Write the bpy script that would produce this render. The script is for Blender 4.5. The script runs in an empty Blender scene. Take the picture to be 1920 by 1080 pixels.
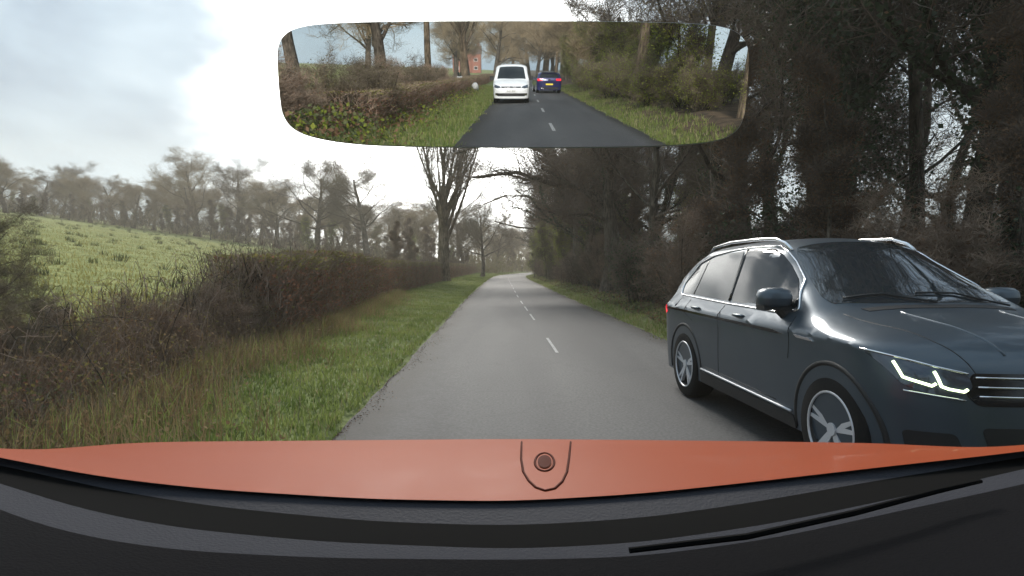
import bpy, bmesh, math, random
import numpy as np
from mathutils import Vector, Matrix
R = math.radians
S = bpy.context.scene
COL = S.collection
# ------------------------------------------------------------------ camera
CAMZ = 1.45
FPX = 1100.0
cd = bpy.data.cameras.new('camera'); cam = bpy.data.objects.new('camera', cd); COL.objects.link(cam)
cd.sensor_width = 36; cd.lens = FPX/1920*36; cd.clip_start = 0.02; cd.clip_end = 3000
cam.location = (0, 0, CAMZ); PITCH = math.atan(40/FPX)
cam.rotation_euler = (R(90)-PITCH, 0, 0)
S.camera = cam
# ------------------------------------------------------------------ light
SUN_AZ, SUN_EL = R(-3), R(37)          # azimuth from +Y, negative = left
S.view_settings.view_transform = 'Standard'; S.view_settings.look = 'None'
S.view_settings.exposure = 0.95; S.view_settings.gamma = 1; S.view_settings.use_curve_mapping = False
W = bpy.data.worlds.new('World'); S.world = W; W.use_nodes = True
wn, wl = W.node_tree.nodes, W.node_tree.links
wn.clear()
def N(t, **k):
    n = wn.new(t)
    for a, b in k.items(): setattr(n, a, b)
    return n
def mathn(op, a, b=None, clamp=False):
    n = N('ShaderNodeMath', operation=op); n.use_clamp = clamp
    for i, v in enumerate((a, b)):
        if v is None: continue
        if isinstance(v, (int, float)): n.inputs[i].default_value = v
        else: wl.new(v, n.inputs[i])
    return n.outputs[0]
out = N('ShaderNodeOutputWorld'); bg = N('ShaderNodeBackground'); bg.inputs['Strength'].default_value = 0.1
wl.new(bg.outputs[0], out.inputs[0])
sky = N('ShaderNodeTexSky', sky_type='NISHITA'); sky.sun_disc = False
sky.sun_elevation = SUN_EL; sky.sun_rotation = SUN_AZ
tc = N('ShaderNodeTexCoord')
mp = N('ShaderNodeMapping'); mp.inputs['Scale'].default_value = (1.5, 1.5, 3.4); mp.inputs['Location'].default_value = (0.35, 0.2, 0.1)
wl.new(tc.outputs['Generated'], mp.inputs[0])
nz = N('ShaderNodeTexNoise'); nz.inputs['Scale'].default_value = 1.7; nz.inputs['Detail'].default_value = 6; nz.inputs['Roughness'].default_value = .5
nz.inputs['Distortion'].default_value = 0.3
wl.new(mp.outputs[0], nz.inputs['Vector'])
cr = N('ShaderNodeValToRGB'); wl.new(nz.outputs['Fac'], cr.inputs[0])
e = cr.color_ramp.elements
e[0].position = .40; e[0].color = (.15, .225, .31, 1)
e[1].position = .62; e[1].color = (.40, .50, .57, 1)
x = cr.color_ramp.elements.new(.5); x.color = (.26, .355, .435, 1)
# glow of the sun through the cloud
sd = Vector((math.sin(SUN_AZ)*math.cos(SUN_EL), math.cos(SUN_AZ)*math.cos(SUN_EL), math.sin(SUN_EL)))
glow_dir = Vector((math.sin(R(-7))*math.cos(R(14)), math.cos(R(-7))*math.cos(R(14)), math.sin(R(14))))
vd = N('ShaderNodeVectorMath', operation='DOT_PRODUCT'); wl.new(tc.outputs['Generated'], vd.inputs[0]); vd.inputs[1].default_value = glow_dir
nz2 = N('ShaderNodeTexNoise'); nz2.inputs['Scale'].default_value = 2.6; nz2.inputs['Detail'].default_value = 5; wl.new(mp.outputs[0], nz2.inputs['Vector'])
gsum = mathn('ADD', vd.outputs['Value'], mathn('MULTIPLY', mathn('SUBTRACT', nz2.outputs['Fac'], .5), .16))
mrg = N('ShaderNodeMapRange', interpolation_type='SMOOTHSTEP'); mrg.inputs[1].default_value = .915; mrg.inputs[2].default_value = 1.0; wl.new(gsum, mrg.inputs[0])
g2 = mathn('POWER', mrg.outputs[0], 1.6)
gl = N('ShaderNodeMix', data_type='RGBA', blend_type='ADD'); gl.inputs['Factor'].default_value = 1
wl.new(cr.outputs[0], gl.inputs[6])
gc = N('ShaderNodeVectorMath', operation='SCALE'); gc.inputs[0].default_value = (1.0, .98, .93); g3 = mathn('MULTIPLY', g2, 3.4); wl.new(g3, gc.inputs['Scale'])
wl.new(gc.outputs[0], gl.inputs[7])
sc10 = N('ShaderNodeVectorMath', operation='SCALE'); sc10.inputs['Scale'].default_value = 10.0; wl.new(gl.outputs[2], sc10.inputs[0])
mx = N('ShaderNodeMix', data_type='RGBA'); mx.inputs['Factor'].default_value = .88
wl.new(sky.outputs[0], mx.inputs[6]); wl.new(sc10.outputs[0], mx.inputs[7]); wl.new(mx.outputs[2], bg.inputs['Color'])
sl = bpy.data.lights.new('sun', 'SUN'); sl.energy = 2.3; sl.angle = R(20); sl.color = (1, .95, .87)
so = bpy.data.objects.new('sun', sl); COL.objects.link(so); so.rotation_euler = sd.to_track_quat('Z', 'Y').to_euler()

# ------------------------------------------------------------------ helpers
rng = random.Random(7)
def pix(px, py, z=None, y=None):
    """point seen at photo pixel (px,py) lying at height z or at depth y"""
    a, b = (px-960)/FPX, (540-py)/FPX
    c, s = math.cos(PITCH), math.sin(PITCH)
    d = Vector((a, c+b*s, b*c-s))
    t = (z-CAMZ)/d.z if z is not None else y/d.y
    return Vector((0, 0, CAMZ))+d*t
MATS = {}
def mat(name, col, rough=.7, metal=0, col2=None, scale=5, spec=.5, bump=0, bscale=None, coat=0, emit=None, estr=0, detail=6, contrast=(.35, .65), trans=0, objrand=0, transl=0):
    if name in MATS: return MATS[name]
    m = bpy.data.materials.new(name); MATS[name] = m; m.use_nodes = True
    nt = m.node_tree; b = nt.nodes['Principled BSDF']
    b.inputs['Roughness'].default_value = rough; b.inputs['Metallic'].default_value = metal
    b.inputs['Specular IOR Level'].default_value = spec; b.inputs['Coat Weight'].default_value = coat
    b.inputs['Coat Roughness'].default_value = .04
    b.inputs['Base Color'].default_value = (*col, 1)
    if trans: b.inputs['Transmission Weight'].default_value = trans
    if emit: b.inputs['Emission Color'].default_value = (*emit, 1); b.inputs['Emission Strength'].default_value = estr
    if col2 or bump:
        t = nt.nodes.new('ShaderNodeTexCoord')
        n = nt.nodes.new('ShaderNodeTexNoise'); n.inputs['Scale'].default_value = scale; n.inputs['Detail'].default_value = detail
        nt.links.new(t.outputs['Object'], n.inputs['Vector'])
        if col2:
            r = nt.nodes.new('ShaderNodeValToRGB'); r.color_ramp.elements[0].position = contrast[0]; r.color_ramp.elements[1].position = contrast[1]
            r.color_ramp.elements[0].color = (*col, 1); r.color_ramp.elements[1].color = (*col2, 1)
            nt.links.new(n.outputs['Fac'], r.inputs[0]); last = r.outputs[0]
            if objrand:
                oi = nt.nodes.new('ShaderNodeObjectInfo'); h = nt.nodes.new('ShaderNodeHueSaturation')
                mr = nt.nodes.new('ShaderNodeMapRange'); mr.inputs[3].default_value = 1-objrand; mr.inputs[4].default_value = 1+objrand
                nt.links.new(oi.outputs['Random'], mr.inputs[0]); nt.links.new(mr.outputs[0], h.inputs['Value']); nt.links.new(last, h.inputs['Color']); last = h.outputs[0]
            nt.links.new(last, b.inputs['Base Color'])
        if bump:
            n2 = nt.nodes.new('ShaderNodeTexNoise'); n2.inputs['Scale'].default_value = bscale or scale*4; n2.inputs['Detail'].default_value = 5
            nt.links.new(t.outputs['Object'], n2.inputs['Vector'])
            bp = nt.nodes.new('ShaderNodeBump'); bp.inputs['Strength'].default_value = bump; bp.inputs['Distance'].default_value = .02
            nt.links.new(n2.outputs['Fac'], bp.inputs['Height']); nt.links.new(bp.outputs[0], b.inputs['Normal'])
    if transl:
        tb = nt.nodes.new('ShaderNodeBsdfTranslucent'); ms = nt.nodes.new('ShaderNodeMixShader'); ms.inputs[0].default_value = transl
        if b.inputs['Base Color'].links: nt.links.new(b.inputs['Base Color'].links[0].from_socket, tb.inputs[0])
        else: tb.inputs[0].default_value = (*col, 1)
        o_ = nt.nodes['Material Output']; nt.links.new(b.outputs[0], ms.inputs[1]); nt.links.new(tb.outputs[0], ms.inputs[2]); nt.links.new(ms.outputs[0], o_.inputs['Surface'])
    return m
def link(name, me, parent=None, m=None, **props):
    o = bpy.data.objects.new(name, me); COL.objects.link(o)
    if parent is not None: o.parent = parent
    if m is not None and me is not None and len(me.materials) == 0: me.materials.append(m)
    for k, v in props.items(): o[k] = v
    return o
def mesh_np(name, V, F, m=None, smooth=False):
    me = bpy.data.meshes.new(name)
    V = np.asarray(V, dtype=np.float32).reshape(-1, 3)
    if isinstance(F, np.ndarray):
        k = F.shape[1]; nf = len(F)
        me.vertices.add(len(V)); me.vertices.foreach_set('co', V.ravel())
        me.loops.add(nf*k); me.loops.foreach_set('vertex_index', F.astype(np.int32).ravel())
        me.polygons.add(nf); me.polygons.foreach_set('loop_start', np.arange(0, nf*k, k, dtype=np.int32))
        me.update(calc_edges=True)
    else:
        me.from_pydata(V.tolist(), [], F); me.update()
    if smooth: me.polygons.foreach_set('use_smooth', np.ones(len(me.polygons), dtype=bool))
    if m: me.materials.append(m)
    return me
def empty(name, loc=(0, 0, 0), rz=0, **props):
    o = bpy.data.objects.new(name, None); COL.objects.link(o); o.location = loc; o.rotation_euler = (0, 0, rz)
    for k, v in props.items(): o[k] = v
    return o
class MB:
    def __init__(s): s.v = []; s.f = []
    def add(s, V, F):
        o = len(s.v); s.v += [tuple(p) for p in V]; s.f += [tuple(i+o for i in f) for f in F]
    def box(s, c, size, rot=None):
        V = []
        for i in (-.5, .5):
            for j in (-.5, .5):
                for k in (-.5, .5):
                    p = Vector((i*size[0], j*size[1], k*size[2]))
                    if rot is not None: p = rot @ p
                    V.append(Vector(c)+p)
        s.add(V, [(0, 1, 3, 2), (4, 6, 7, 5), (0, 4, 5, 1), (2, 3, 7, 6), (0, 2, 6, 4), (1, 5, 7, 3)])
    def tube(s, pts, rad, n=6, cap=True, closed=False):
        pts = [Vector(p) for p in pts]; k = len(pts)
        if not hasattr(rad, '__len__'): rad = [rad]*k
        V = []; F = []; ref = None
        for i, p in enumerate(pts):
            if closed: t = (pts[(i+1) % k]-pts[i-1])
            else: t = pts[min(i+1, k-1)]-pts[max(i-1, 0)]
            t = t.normalized() if t.length > 1e-9 else Vector((0, 0, 1))
            if ref is None:
                ref = Vector((0, 0, 1)) if abs(t.z) < .9 else Vector((1, 0, 0))
            a = t.cross(ref).normalized(); b = a.cross(t).normalized(); ref = b
            for j in range(n):
                an = 2*math.pi*j/n
                V.append(p+(a*math.cos(an)+b*math.sin(an))*rad[i])
        m = k if closed else k-1
        for i in range(m):
            i2 = (i+1) % k
            for j in range(n):
                F.append((i*n+j, i*n+(j+1) % n, i2*n+(j+1) % n, i2*n+j))
        if cap and not closed:
            F.append(tuple(range(n-1, -1, -1))); F.append(tuple((k-1)*n+j for j in range(n)))
        s.add(V, F)
    def grid(s, P):   # P[i][j]
        a, b = len(P), len(P[0])
        s.add([p for r in P for p in r], [(i*b+j, i*b+j+1, (i+1)*b+j+1, (i+1)*b+j) for i in range(a-1) for j in range(b-1)])
    def build(s, name, m, parent=None, smooth=False, bevel=0, **props):
        me = bpy.data.meshes.new(name); me.from_pydata([tuple(p) for p in s.v], [], s.f); me.update()
        if bevel:
            bm = bmesh.new(); bm.from_mesh(me)
            bmesh.ops.bevel(bm, geom=bm.edges[:], offset=bevel, segments=2, affect='EDGES', clamp_overlap=True)
            bm.to_mesh(me); bm.free()
        if smooth: me.polygons.foreach_set('use_smooth', np.ones(len(me.polygons), dtype=bool))
        return link(name, me, parent, m, **props)

def lerp(a, b, t): return a+(b-a)*t
def interp(x, xs, ys):
    return float(np.interp(x, xs, ys))
def smooth_interp(x, xs, ys):
    # monotone-ish cosine smoothed linear interpolation
    h = .08
    return (interp(x-h, xs, ys)+2*interp(x, xs, ys)+interp(x+h, xs, ys)+interp(x-h/2, xs, ys)*2+interp(x+h/2, xs, ys)*2)/8

# ------------------------------------------------------------------ the lie of the land
def road_c(y):
    return float(np.interp(y, [-200, -60, -20, 0, 12, 25, 50, 70, 95, 120, 145, 170, 200, 240], [4.5, 2.0, 1.25, .93, .72, .30, -.1, -.5, -.2, 2.2, 7.0, 14, 25, 42]))
_ys = np.linspace(-200, 240, 441); _rc = np.array([road_c(v) for v in _ys]); _k = np.hanning(31); _k /= _k.sum()
_rcs = np.convolve(np.pad(_rc, 15, mode='edge'), _k, mode='valid')
def rc(y): return float(np.interp(y, _ys, _rcs))
HW = 2.36
def ground(x, y):
    x = np.asarray(x, float); y = np.asarray(y, float)
    c = np.interp(y, _ys, _rcs); d = x-c
    n = .06*np.sin(x*1.3+y*.7)*np.sin(y*.9-x*.4)+.03*np.sin(x*3.1)*np.sin(y*2.7)
    base = np.where(np.abs(d) < HW+.05, -.06, 0.0)
    left = np.clip((-d-HW)/.5, 0, 1)
    # left verge, then rising field
    fx = np.clip(-x-7.0, 0, None)
    rise = .134*fx
    far = np.clip((y-60)/90, 0, 1)
    cap = np.clip(rise, 0, 15)
    cap = cap*np.where(y < 0, np.clip(1+y/120, .35, 1), 1)
    zl = left*(.06+n*.7)+cap+np.clip((-d-3.2)/1.5, 0, 1)*.12
    right = np.clip((d-HW)/.4, 0, 1)
    zr = right*(.05+n)+np.clip((d-HW-.3)/2.0, 0, 1)*.35+.02*np.clip(d-5, 0, 60)
    return np.where(d < 0, np.where(-d < HW+.05, base, zl), np.where(d < HW+.05, base, zr))
def gz(x, y): return float(ground(x, y))

# ground sheet
xs = np.concatenate([-np.geomspace(1400, 60, 16), np.linspace(-58, -12, 40), np.linspace(-11.7, 11.7, 84), np.linspace(12.5, 60, 30), np.geomspace(64, 1400, 14)])
ysg = np.concatenate([-np.geomspace(1400, 210, 8), np.linspace(-200, -32, 60), np.linspace(-30, 60, 226), np.linspace(61, 240, 120), np.geomspace(250, 1400, 12)])
X, Y = np.meshgrid(xs, ysg)
Z = ground(X, Y)
V = np.stack([X, Y, Z], -1).reshape(-1, 3); nx, ny = len(xs), len(ysg)
I, J = np.meshgrid(np.arange(nx-1), np.arange(ny-1)); a = (J*nx+I).ravel()
F = np.stack([a, a+1, a+nx+1, a+nx], -1)
def ground_mat():
    m = bpy.data.materials.new('ground_soil_and_grass'); m.use_nodes = True; nt = m.node_tree; L = nt.links; b = nt.nodes['Principled BSDF']
    b.inputs['Roughness'].default_value = .95; b.inputs['Specular IOR Level'].default_value = .15
    g = nt.nodes.new('ShaderNodeNewGeometry'); sp = nt.nodes.new('ShaderNodeSeparateXYZ'); L.new(g.outputs['Position'], sp.inputs[0])
    def noise(s, d=6):
        n = nt.nodes.new('ShaderNodeTexNoise'); n.inputs['Scale'].default_value = s; n.inputs['Detail'].default_value = d; L.new(g.outputs['Position'], n.inputs['Vector']); return n.outputs['Fac']
    def ramp(f, p0, c0, p1, c1, mid=None):
        r = nt.nodes.new('ShaderNodeValToRGB'); r.color_ramp.elements[0].position = p0; r.color_ramp.elements[1].position = p1
        r.color_ramp.elements[0].color = (*c0, 1); r.color_ramp.elements[1].color = (*c1, 1); L.new(f, r.inputs[0])
        if mid: q = r.color_ramp.elements.new(mid[0]); q.color = (*mid[1], 1)
        return r.outputs[0]
    grass = ramp(noise(1.3), .3, (.13, .145, .04), .7, (.27, .27, .09), (.5, (.19, .21, .06)))
    leaf = ramp(noise(3.0, 9), .35, (.045, .036, .026), .68, (.12, .085, .055))
    verge = ramp(noise(4.0), .3, (.09, .11, .04), .7, (.18, .21, .075))
    def mr(v, a, b_):
        n = nt.nodes.new('ShaderNodeMapRange'); n.inputs[1].default_value = a; n.inputs[2].default_value = b_; L.new(v, n.inputs[0]); return n.outputs[0]
    def mix(f, a, b_):
        n = nt.nodes.new('ShaderNodeMix'); n.data_type = 'RGBA'; L.new(f, n.inputs[0]); L.new(a, n.inputs[6]); L.new(b_, n.inputs[7]); return n.outputs[2]
    add = nt.nodes.new('ShaderNodeMath'); add.operation = 'ADD'; L.new(sp.outputs[0], add.inputs[0])
    nn = nt.nodes.new('ShaderNodeMath'); nn.operation = 'MULTIPLY'; L.new(noise(.8, 4), nn.inputs[0]); nn.inputs[1].default_value = 1.6
    L.new(nn.outputs[0], add.inputs[1])
    xx = add.outputs[0]
    c = mix(mr(xx, -5.6, -7.4), verge, grass)
    c = mix(mr(xx, 4.3, 5.3), c, leaf)
    L.new(c, b.inputs['Base Color'])
    bp = nt.nodes.new('ShaderNodeBump'); bp.inputs['Strength'].default_value = .8; bp.inputs['Distance'].default_value = .06
    L.new(noise(9, 6), bp.inputs['Height']); L.new(bp.outputs[0], b.inputs['Normal'])
    return m
link('ground', mesh_np('ground', V, F, ground_mat(), True), kind='structure')

# road
def road_mat():
    m = bpy.data.materials.new('asphalt'); m.use_nodes = True; nt = m.node_tree; L = nt.links; b = nt.nodes['Principled BSDF']
    uv = nt.nodes.new('ShaderNodeUVMap'); uv.uv_map = 'uv'
    g = nt.nodes.new('ShaderNodeNewGeometry')
    def noise(s, d=6, vec=None, sc=None):
        n = nt.nodes.new('ShaderNodeTexNoise'); n.inputs['Scale'].default_value = s; n.inputs['Detail'].default_value = d
        v = g.outputs['Position']
        if sc:
            mpn = nt.nodes.new('ShaderNodeMapping'); mpn.inputs['Scale'].default_value = sc; L.new(v, mpn.inputs[0]); v = mpn.outputs[0]
        L.new(v, n.inputs['Vector']); return n.outputs['Fac']
    def ramp(f, st):
        r = nt.nodes.new('ShaderNodeValToRGB'); L.new(f, r.inputs[0]); el = r.color_ramp.elements
        el[0].position, el[0].color = st[0][0], (*st[0][1], 1); el[1].position, el[1].color = st[-1][0], (*st[-1][1], 1)
        for p, c in st[1:-1]: q = el.new(p); q.color = (*c, 1)
        return r.outputs[0]
    def mul(a, c, f=1.0):
        n = nt.nodes.new('ShaderNodeMix'); n.data_type = 'RGBA'; n.blend_type = 'MULTIPLY'; n.inputs[0].default_value = f; L.new(a, n.inputs[6]); L.new(c, n.inputs[7]); return n.outputs[2]
    base = ramp(noise(.6, 5, sc=(1.4, .25, 1)), [(.3, (.047, .047, .048)), (.7, (.070, .069, .069))])
    fine = ramp(noise(38, 10), [(.3, (.55, .55, .55)), (.7, (1.3, 1.3, 1.3))])
    sp = nt.nodes.new('ShaderNodeSeparateXYZ'); L.new(uv.outputs[0], sp.inputs[0])
    wob = nt.nodes.new('ShaderNodeMath'); wob.operation = 'MULTIPLY_ADD'; L.new(noise(1.8, 5), wob.inputs[0]); wob.inputs[1].default_value = .10; L.new(sp.outputs[0], wob.inputs[2])
    sub = nt.nodes.new('ShaderNodeMath'); sub.operation = 'SUBTRACT'; L.new(wob.outputs[0], sub.inputs[0]); sub.inputs[1].default_value = .05
    across = ramp(sub.outputs[0], [(0, (.40, .34, .28)), (.05, (.5, .44, .37)), (.11, (.84, .82, .80)), (.22, (1.0, 1.0, 1.0)), (.30, (.92, .92, .93)), (.5, (1.04, 1.04, 1.04)), (.72, (.9, .9, .91)), (.9, (1, 1, 1)), (.965, (.5, .45, .38)), (1, (.38, .34, .28))])
    c = mul(mul(base, fine), across)
    # worn patches and dark seams
    patch = ramp(noise(.35, 2, sc=(.9, .12, 1)), [(.42, (1.08, 1.07, 1.06)), (.46, (.82, .82, .84)), (.62, (.95, .95, .96))])
    c = mul(c, patch)
    vo = nt.nodes.new('ShaderNodeTexVoronoi'); vo.feature = 'DISTANCE_TO_EDGE'; vo.inputs['Scale'].default_value = .55
    wv_ = nt.nodes.new('ShaderNodeVectorMath'); wv_.operation = 'MULTIPLY_ADD'; nv = nt.nodes.new('ShaderNodeTexNoise'); nv.inputs['Scale'].default_value = 2.5; nv.inputs['Detail'].default_value = 6; L.new(g.outputs['Position'], nv.inputs['Vector'])
    L.new(nv.outputs['Color'], wv_.inputs[0]); wv_.inputs[1].default_value = (.8, .8, 0); L.new(g.outputs['Position'], wv_.inputs[2]); L.new(wv_.outputs[0], vo.inputs['Vector'])
    crack = ramp(vo.outputs['Distance'], [(0, (.45, .45, .45)), (.008, (.7, .7, .7)), (.02, (1, 1, 1))])
    c = mul(c, crack, .28)
    tracks = ramp(sp.outputs[0], [(0, (1, 1, 1)), (.14, (1, 1, 1)), (.20, (.88, .88, .89)), (.27, (1.04, 1.04, 1.03)), (.40, (.90, .90, .91)), (.47, (1.05, 1.05, 1.04)), (.60, (.9, .9, .91)), (.70, (1.03, 1.03, 1.03)), (.82, (.89, .89, .9)), (.9, (1, 1, 1)), (1, (1, 1, 1))])
    c = mul(c, tracks)
    L.new(c, b.inputs['Base Color']); b.inputs['Roughness'].default_value = .78; b.inputs['Specular IOR Level'].default_value = .4
    bp = nt.nodes.new('ShaderNodeBump'); bp.inputs['Strength'].default_value = .5; bp.inputs['Distance'].default_value = .006
    L.new(noise(90, 4), bp.inputs['Height']); L.new(bp.outputs[0], b.inputs['Normal'])
    return m
def strip(name, ylist, off0, off1, z, m, nx=9, kind='structure', parent=None, jag=0):
    V = []; UV = []
    rr = random.Random(3)
    for y in ylist:
        c = rc(y)
        j0, j1 = (rr.uniform(-jag, jag), rr.uniform(-jag, jag)) if jag else (0, 0)
        for i in range(nx):
            t = i/(nx-1); x = c+lerp(off0+j0, off1+j1, t)
            camber = .03*(1-((x-c)/HW)**2)
            V.append((x, y, z+camber)); UV.append((t, y))
    n = len(ylist)
    F = np.array([(i*nx+j, i*nx+j+1, (i+1)*nx+j+1, (i+1)*nx+j) for i in range(n-1) for j in range(nx-1)])
    me = mesh_np(name, V, F, m, True)
    uvl = me.uv_layers.new(name='uv'); li = np.zeros(len(me.loops), dtype=np.int32); me.loops.foreach_get('vertex_index', li)
    uvl.data.foreach_set('uv', np.array(UV, dtype=np.float32)[li].ravel())
    o = link(name, me, parent)
    if kind: o['kind'] = kind
    return o
road = strip('road', np.linspace(-200, 240, 881), -HW, HW, 0.0, road_mat(), 13, jag=.025)
# centre dashes: each its own worn paint mark
paint = mat('worn_white_road_paint', (.11, .11, .11), .75, col2=(.36, .36, .355), scale=24, contrast=(.36, .62))
def dash(y0, L=1.9, w=.052):
    ylist = np.linspace(y0, y0+L, 6)
    strip('centre_line_marking', ylist, -w/2, w/2, .008, paint, 3, kind=None, parent=road)
for y0 in [9.6, 15.5, 18.8, 22.2, 27, 32, 37, 43, 49, 55, 62, 69, 76, 84, 92, 100, 109]: dash(y0, 2.0 if y0 < 25 else 2.4)
for y0 in [-10.5, -17.9, -25.5, -33, -41, -49, -57, -66, -75]: dash(y0, 2.4, .09)

# ------------------------------------------------------------------ plants
def fast_tubes(branches, nside, name, m, slivers=None, leaves=None, lm=None):
    """branches: list of (pts (k,3), rad (k,)); joined in one mesh"""
    Vs, Fs = [], []; off = 0
    by = {}
    for p, r in branches: by.setdefault(len(p), []).append((p, r))
    for k, lst in by.items():
        P = np.array([b[0] for b in lst]); Rr = np.array([b[1] for b in lst])  # n,k,3
        T = np.empty_like(P); T[:, 1:-1] = P[:, 2:]-P[:, :-2]; T[:, 0] = P[:, 1]-P[:, 0]; T[:, -1] = P[:, -1]-P[:, -2]
        T /= np.linalg.norm(T, axis=2, keepdims=True)+1e-9
        ref = np.where(np.abs(T[:, :1, 2:3]) < .8, np.array([0, 0, 1.]), np.array([1., 0, 0]))
        A = np.cross(T, np.broadcast_to(ref, T.shape)); A /= np.linalg.norm(A, axis=2, keepdims=True)+1e-9
        B = np.cross(A, T)
        an = np.arange(nside)*2*math.pi/nside
        ring = P[:, :, None, :]+(A[:, :, None, :]*np.cos(an)[None, None, :, None]+B[:, :, None, :]*np.sin(an)[None, None, :, None])*Rr[:, :, None, None]
        n = len(lst); V = ring.reshape(-1, 3)
        i, j, s = np.meshgrid(np.arange(n), np.arange(k-1), np.arange(nside), indexing='ij')
        b0 = i*k*nside+j*nside
        f = np.stack([b0+s, b0+(s+1) % nside, b0+nside+(s+1) % nside, b0+nside+s], -1).reshape(-1, 4)
        Vs.append(V); Fs.append(f+off); off += len(V)
    return np.concatenate(Vs), np.concatenate(Fs), off
def ribbons(branches, seed):
    rs_ = np.random.RandomState(seed); Vs, Fs, off = [], [], 0; by = {}
    for p, q in branches: by.setdefault(len(p), []).append((p, q))
    for k, lst in by.items():
        P = np.array([b_[0] for b_ in lst]); Q = np.array([b_[1] for b_ in lst]); n = len(lst)
        d = P[:, -1]-P[:, 0]; w = np.cross(d, rs_.normal(size=(n, 3))); w /= np.linalg.norm(w, axis=1, keepdims=True)+1e-9
        V = np.stack([P-w[:, None]*Q[..., None], P+w[:, None]*Q[..., None]], 2).reshape(-1, 3)
        i, j = np.meshgrid(np.arange(n), np.arange(k-1), indexing='ij'); b0 = i*k*2+j*2
        Vs.append(V); Fs.append(np.stack([b0, b0+1, b0+3, b0+2], -1).reshape(-1, 4)+off); off += len(V)
    return np.concatenate(Vs), np.concatenate(Fs), off
def rand_rot_quads(C, size, rs, aspect=.55, up=0.0, fold=False):
    """leaf-sized quads at centres C"""
    n = len(C)
    a = rs.normal(size=(n, 3)); a[:, 2] *= (1-up); a /= np.linalg.norm(a, axis=1, keepdims=True)
    b = rs.normal(size=(n, 3)); b -= (b*a).sum(1, keepdims=True)*a; b /= np.linalg.norm(b, axis=1, keepdims=True)
    s = (size*rs.uniform(.6, 1.3, n))[:, None]
    V = np.stack([C-a*s*.5, C+b*s*.5*aspect, C+a*s*.5, C-b*s*.5*aspect], 1).reshape(-1, 3)
    F = np.arange(n*4).reshape(n, 4)
    return V, F
def grow(spec, seed):
    rs = random.Random(seed)
    out = {0: [], 1: [], 2: [], 3: [], 4: [], 5: []}
    tips = []
    def rec(p, d, L, r, lv, path=None):
        seg = spec['seg'][lv]; pts = [p.copy()]; dirs = [d.copy()]
        if path is not None:
            pts = [Vector(q) for q in path]; dirs = [(pts[min(i+1, len(pts)-1)]-pts[max(i-1, 0)]).normalized() for i in range(len(pts))]
            seg = len(pts)-1; L = sum((pts[i+1]-pts[i]).length for i in range(seg))
        else:
            g = spec['gnarl'][lv]; tr = spec['trop'][lv]
            for i in range(seg):
                d = (d+Vector((rs.gauss(0, g), rs.gauss(0, g), rs.gauss(0, g)))+Vector((0, 0, tr))).normalized()
                p = p+d*(L/seg); pts.append(p.copy()); dirs.append(d.copy())
        tipf = spec['tip'][lv]
        rad = [r*(1-(1-tipf)*(i/seg)**.9) for i in range(seg+1)]
        if lv == 0 and spec.get('flare', 1): rad[0] *= 1.45
        out[lv].append((np.array([tuple(q) for q in pts]), np.array(rad)))
        if lv >= spec['max']:
            tips.append(pts[-1]); tips.append(pts[len(pts)//2]); return
        n = spec['n'][lv]; n = max(1, int(round(n*rs.uniform(.8, 1.2))))
        for k in range(n):
            t = lerp(spec['t0'][lv], 1.0, (k+rs.random())/n)
            f = t*seg; i = min(int(f), seg-1); q = pts[i].lerp(pts[i+1], f-i); dd = dirs[i+1 if i+1 < len(dirs) else i]
            ang = R(rs.uniform(*spec['ang'][lv])); az = rs.uniform(0, 2*math.pi)
            ax = dd.orthogonal().normalized(); ax = Matrix.Rotation(az, 3, dd) @ ax
            cdn = Matrix.Rotation(ang*(1-.25*t), 3, ax) @ dd
            cl = L*spec['lr'][lv]*rs.uniform(.65, 1.15)*(1-spec.get('taper', [.45]*6)[lv]*t)
            rr = rad[i]*(1-(f-i))+rad[i+1]*(f-i)
            rec(q, cdn, cl, max(rr*spec['rr'][lv]*rs.uniform(.7, 1.0), spec['rmin']), lv+1)
    for path, L, r, lv in spec['start']:
        rec(Vector(path[0]), Vector((0, 0, 1)) if len(path) < 2 else (Vector(path[1])-Vector(path[0])).normalized(), L, r, lv, path if len(path) > 2 else None)
    return out, tips
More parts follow.
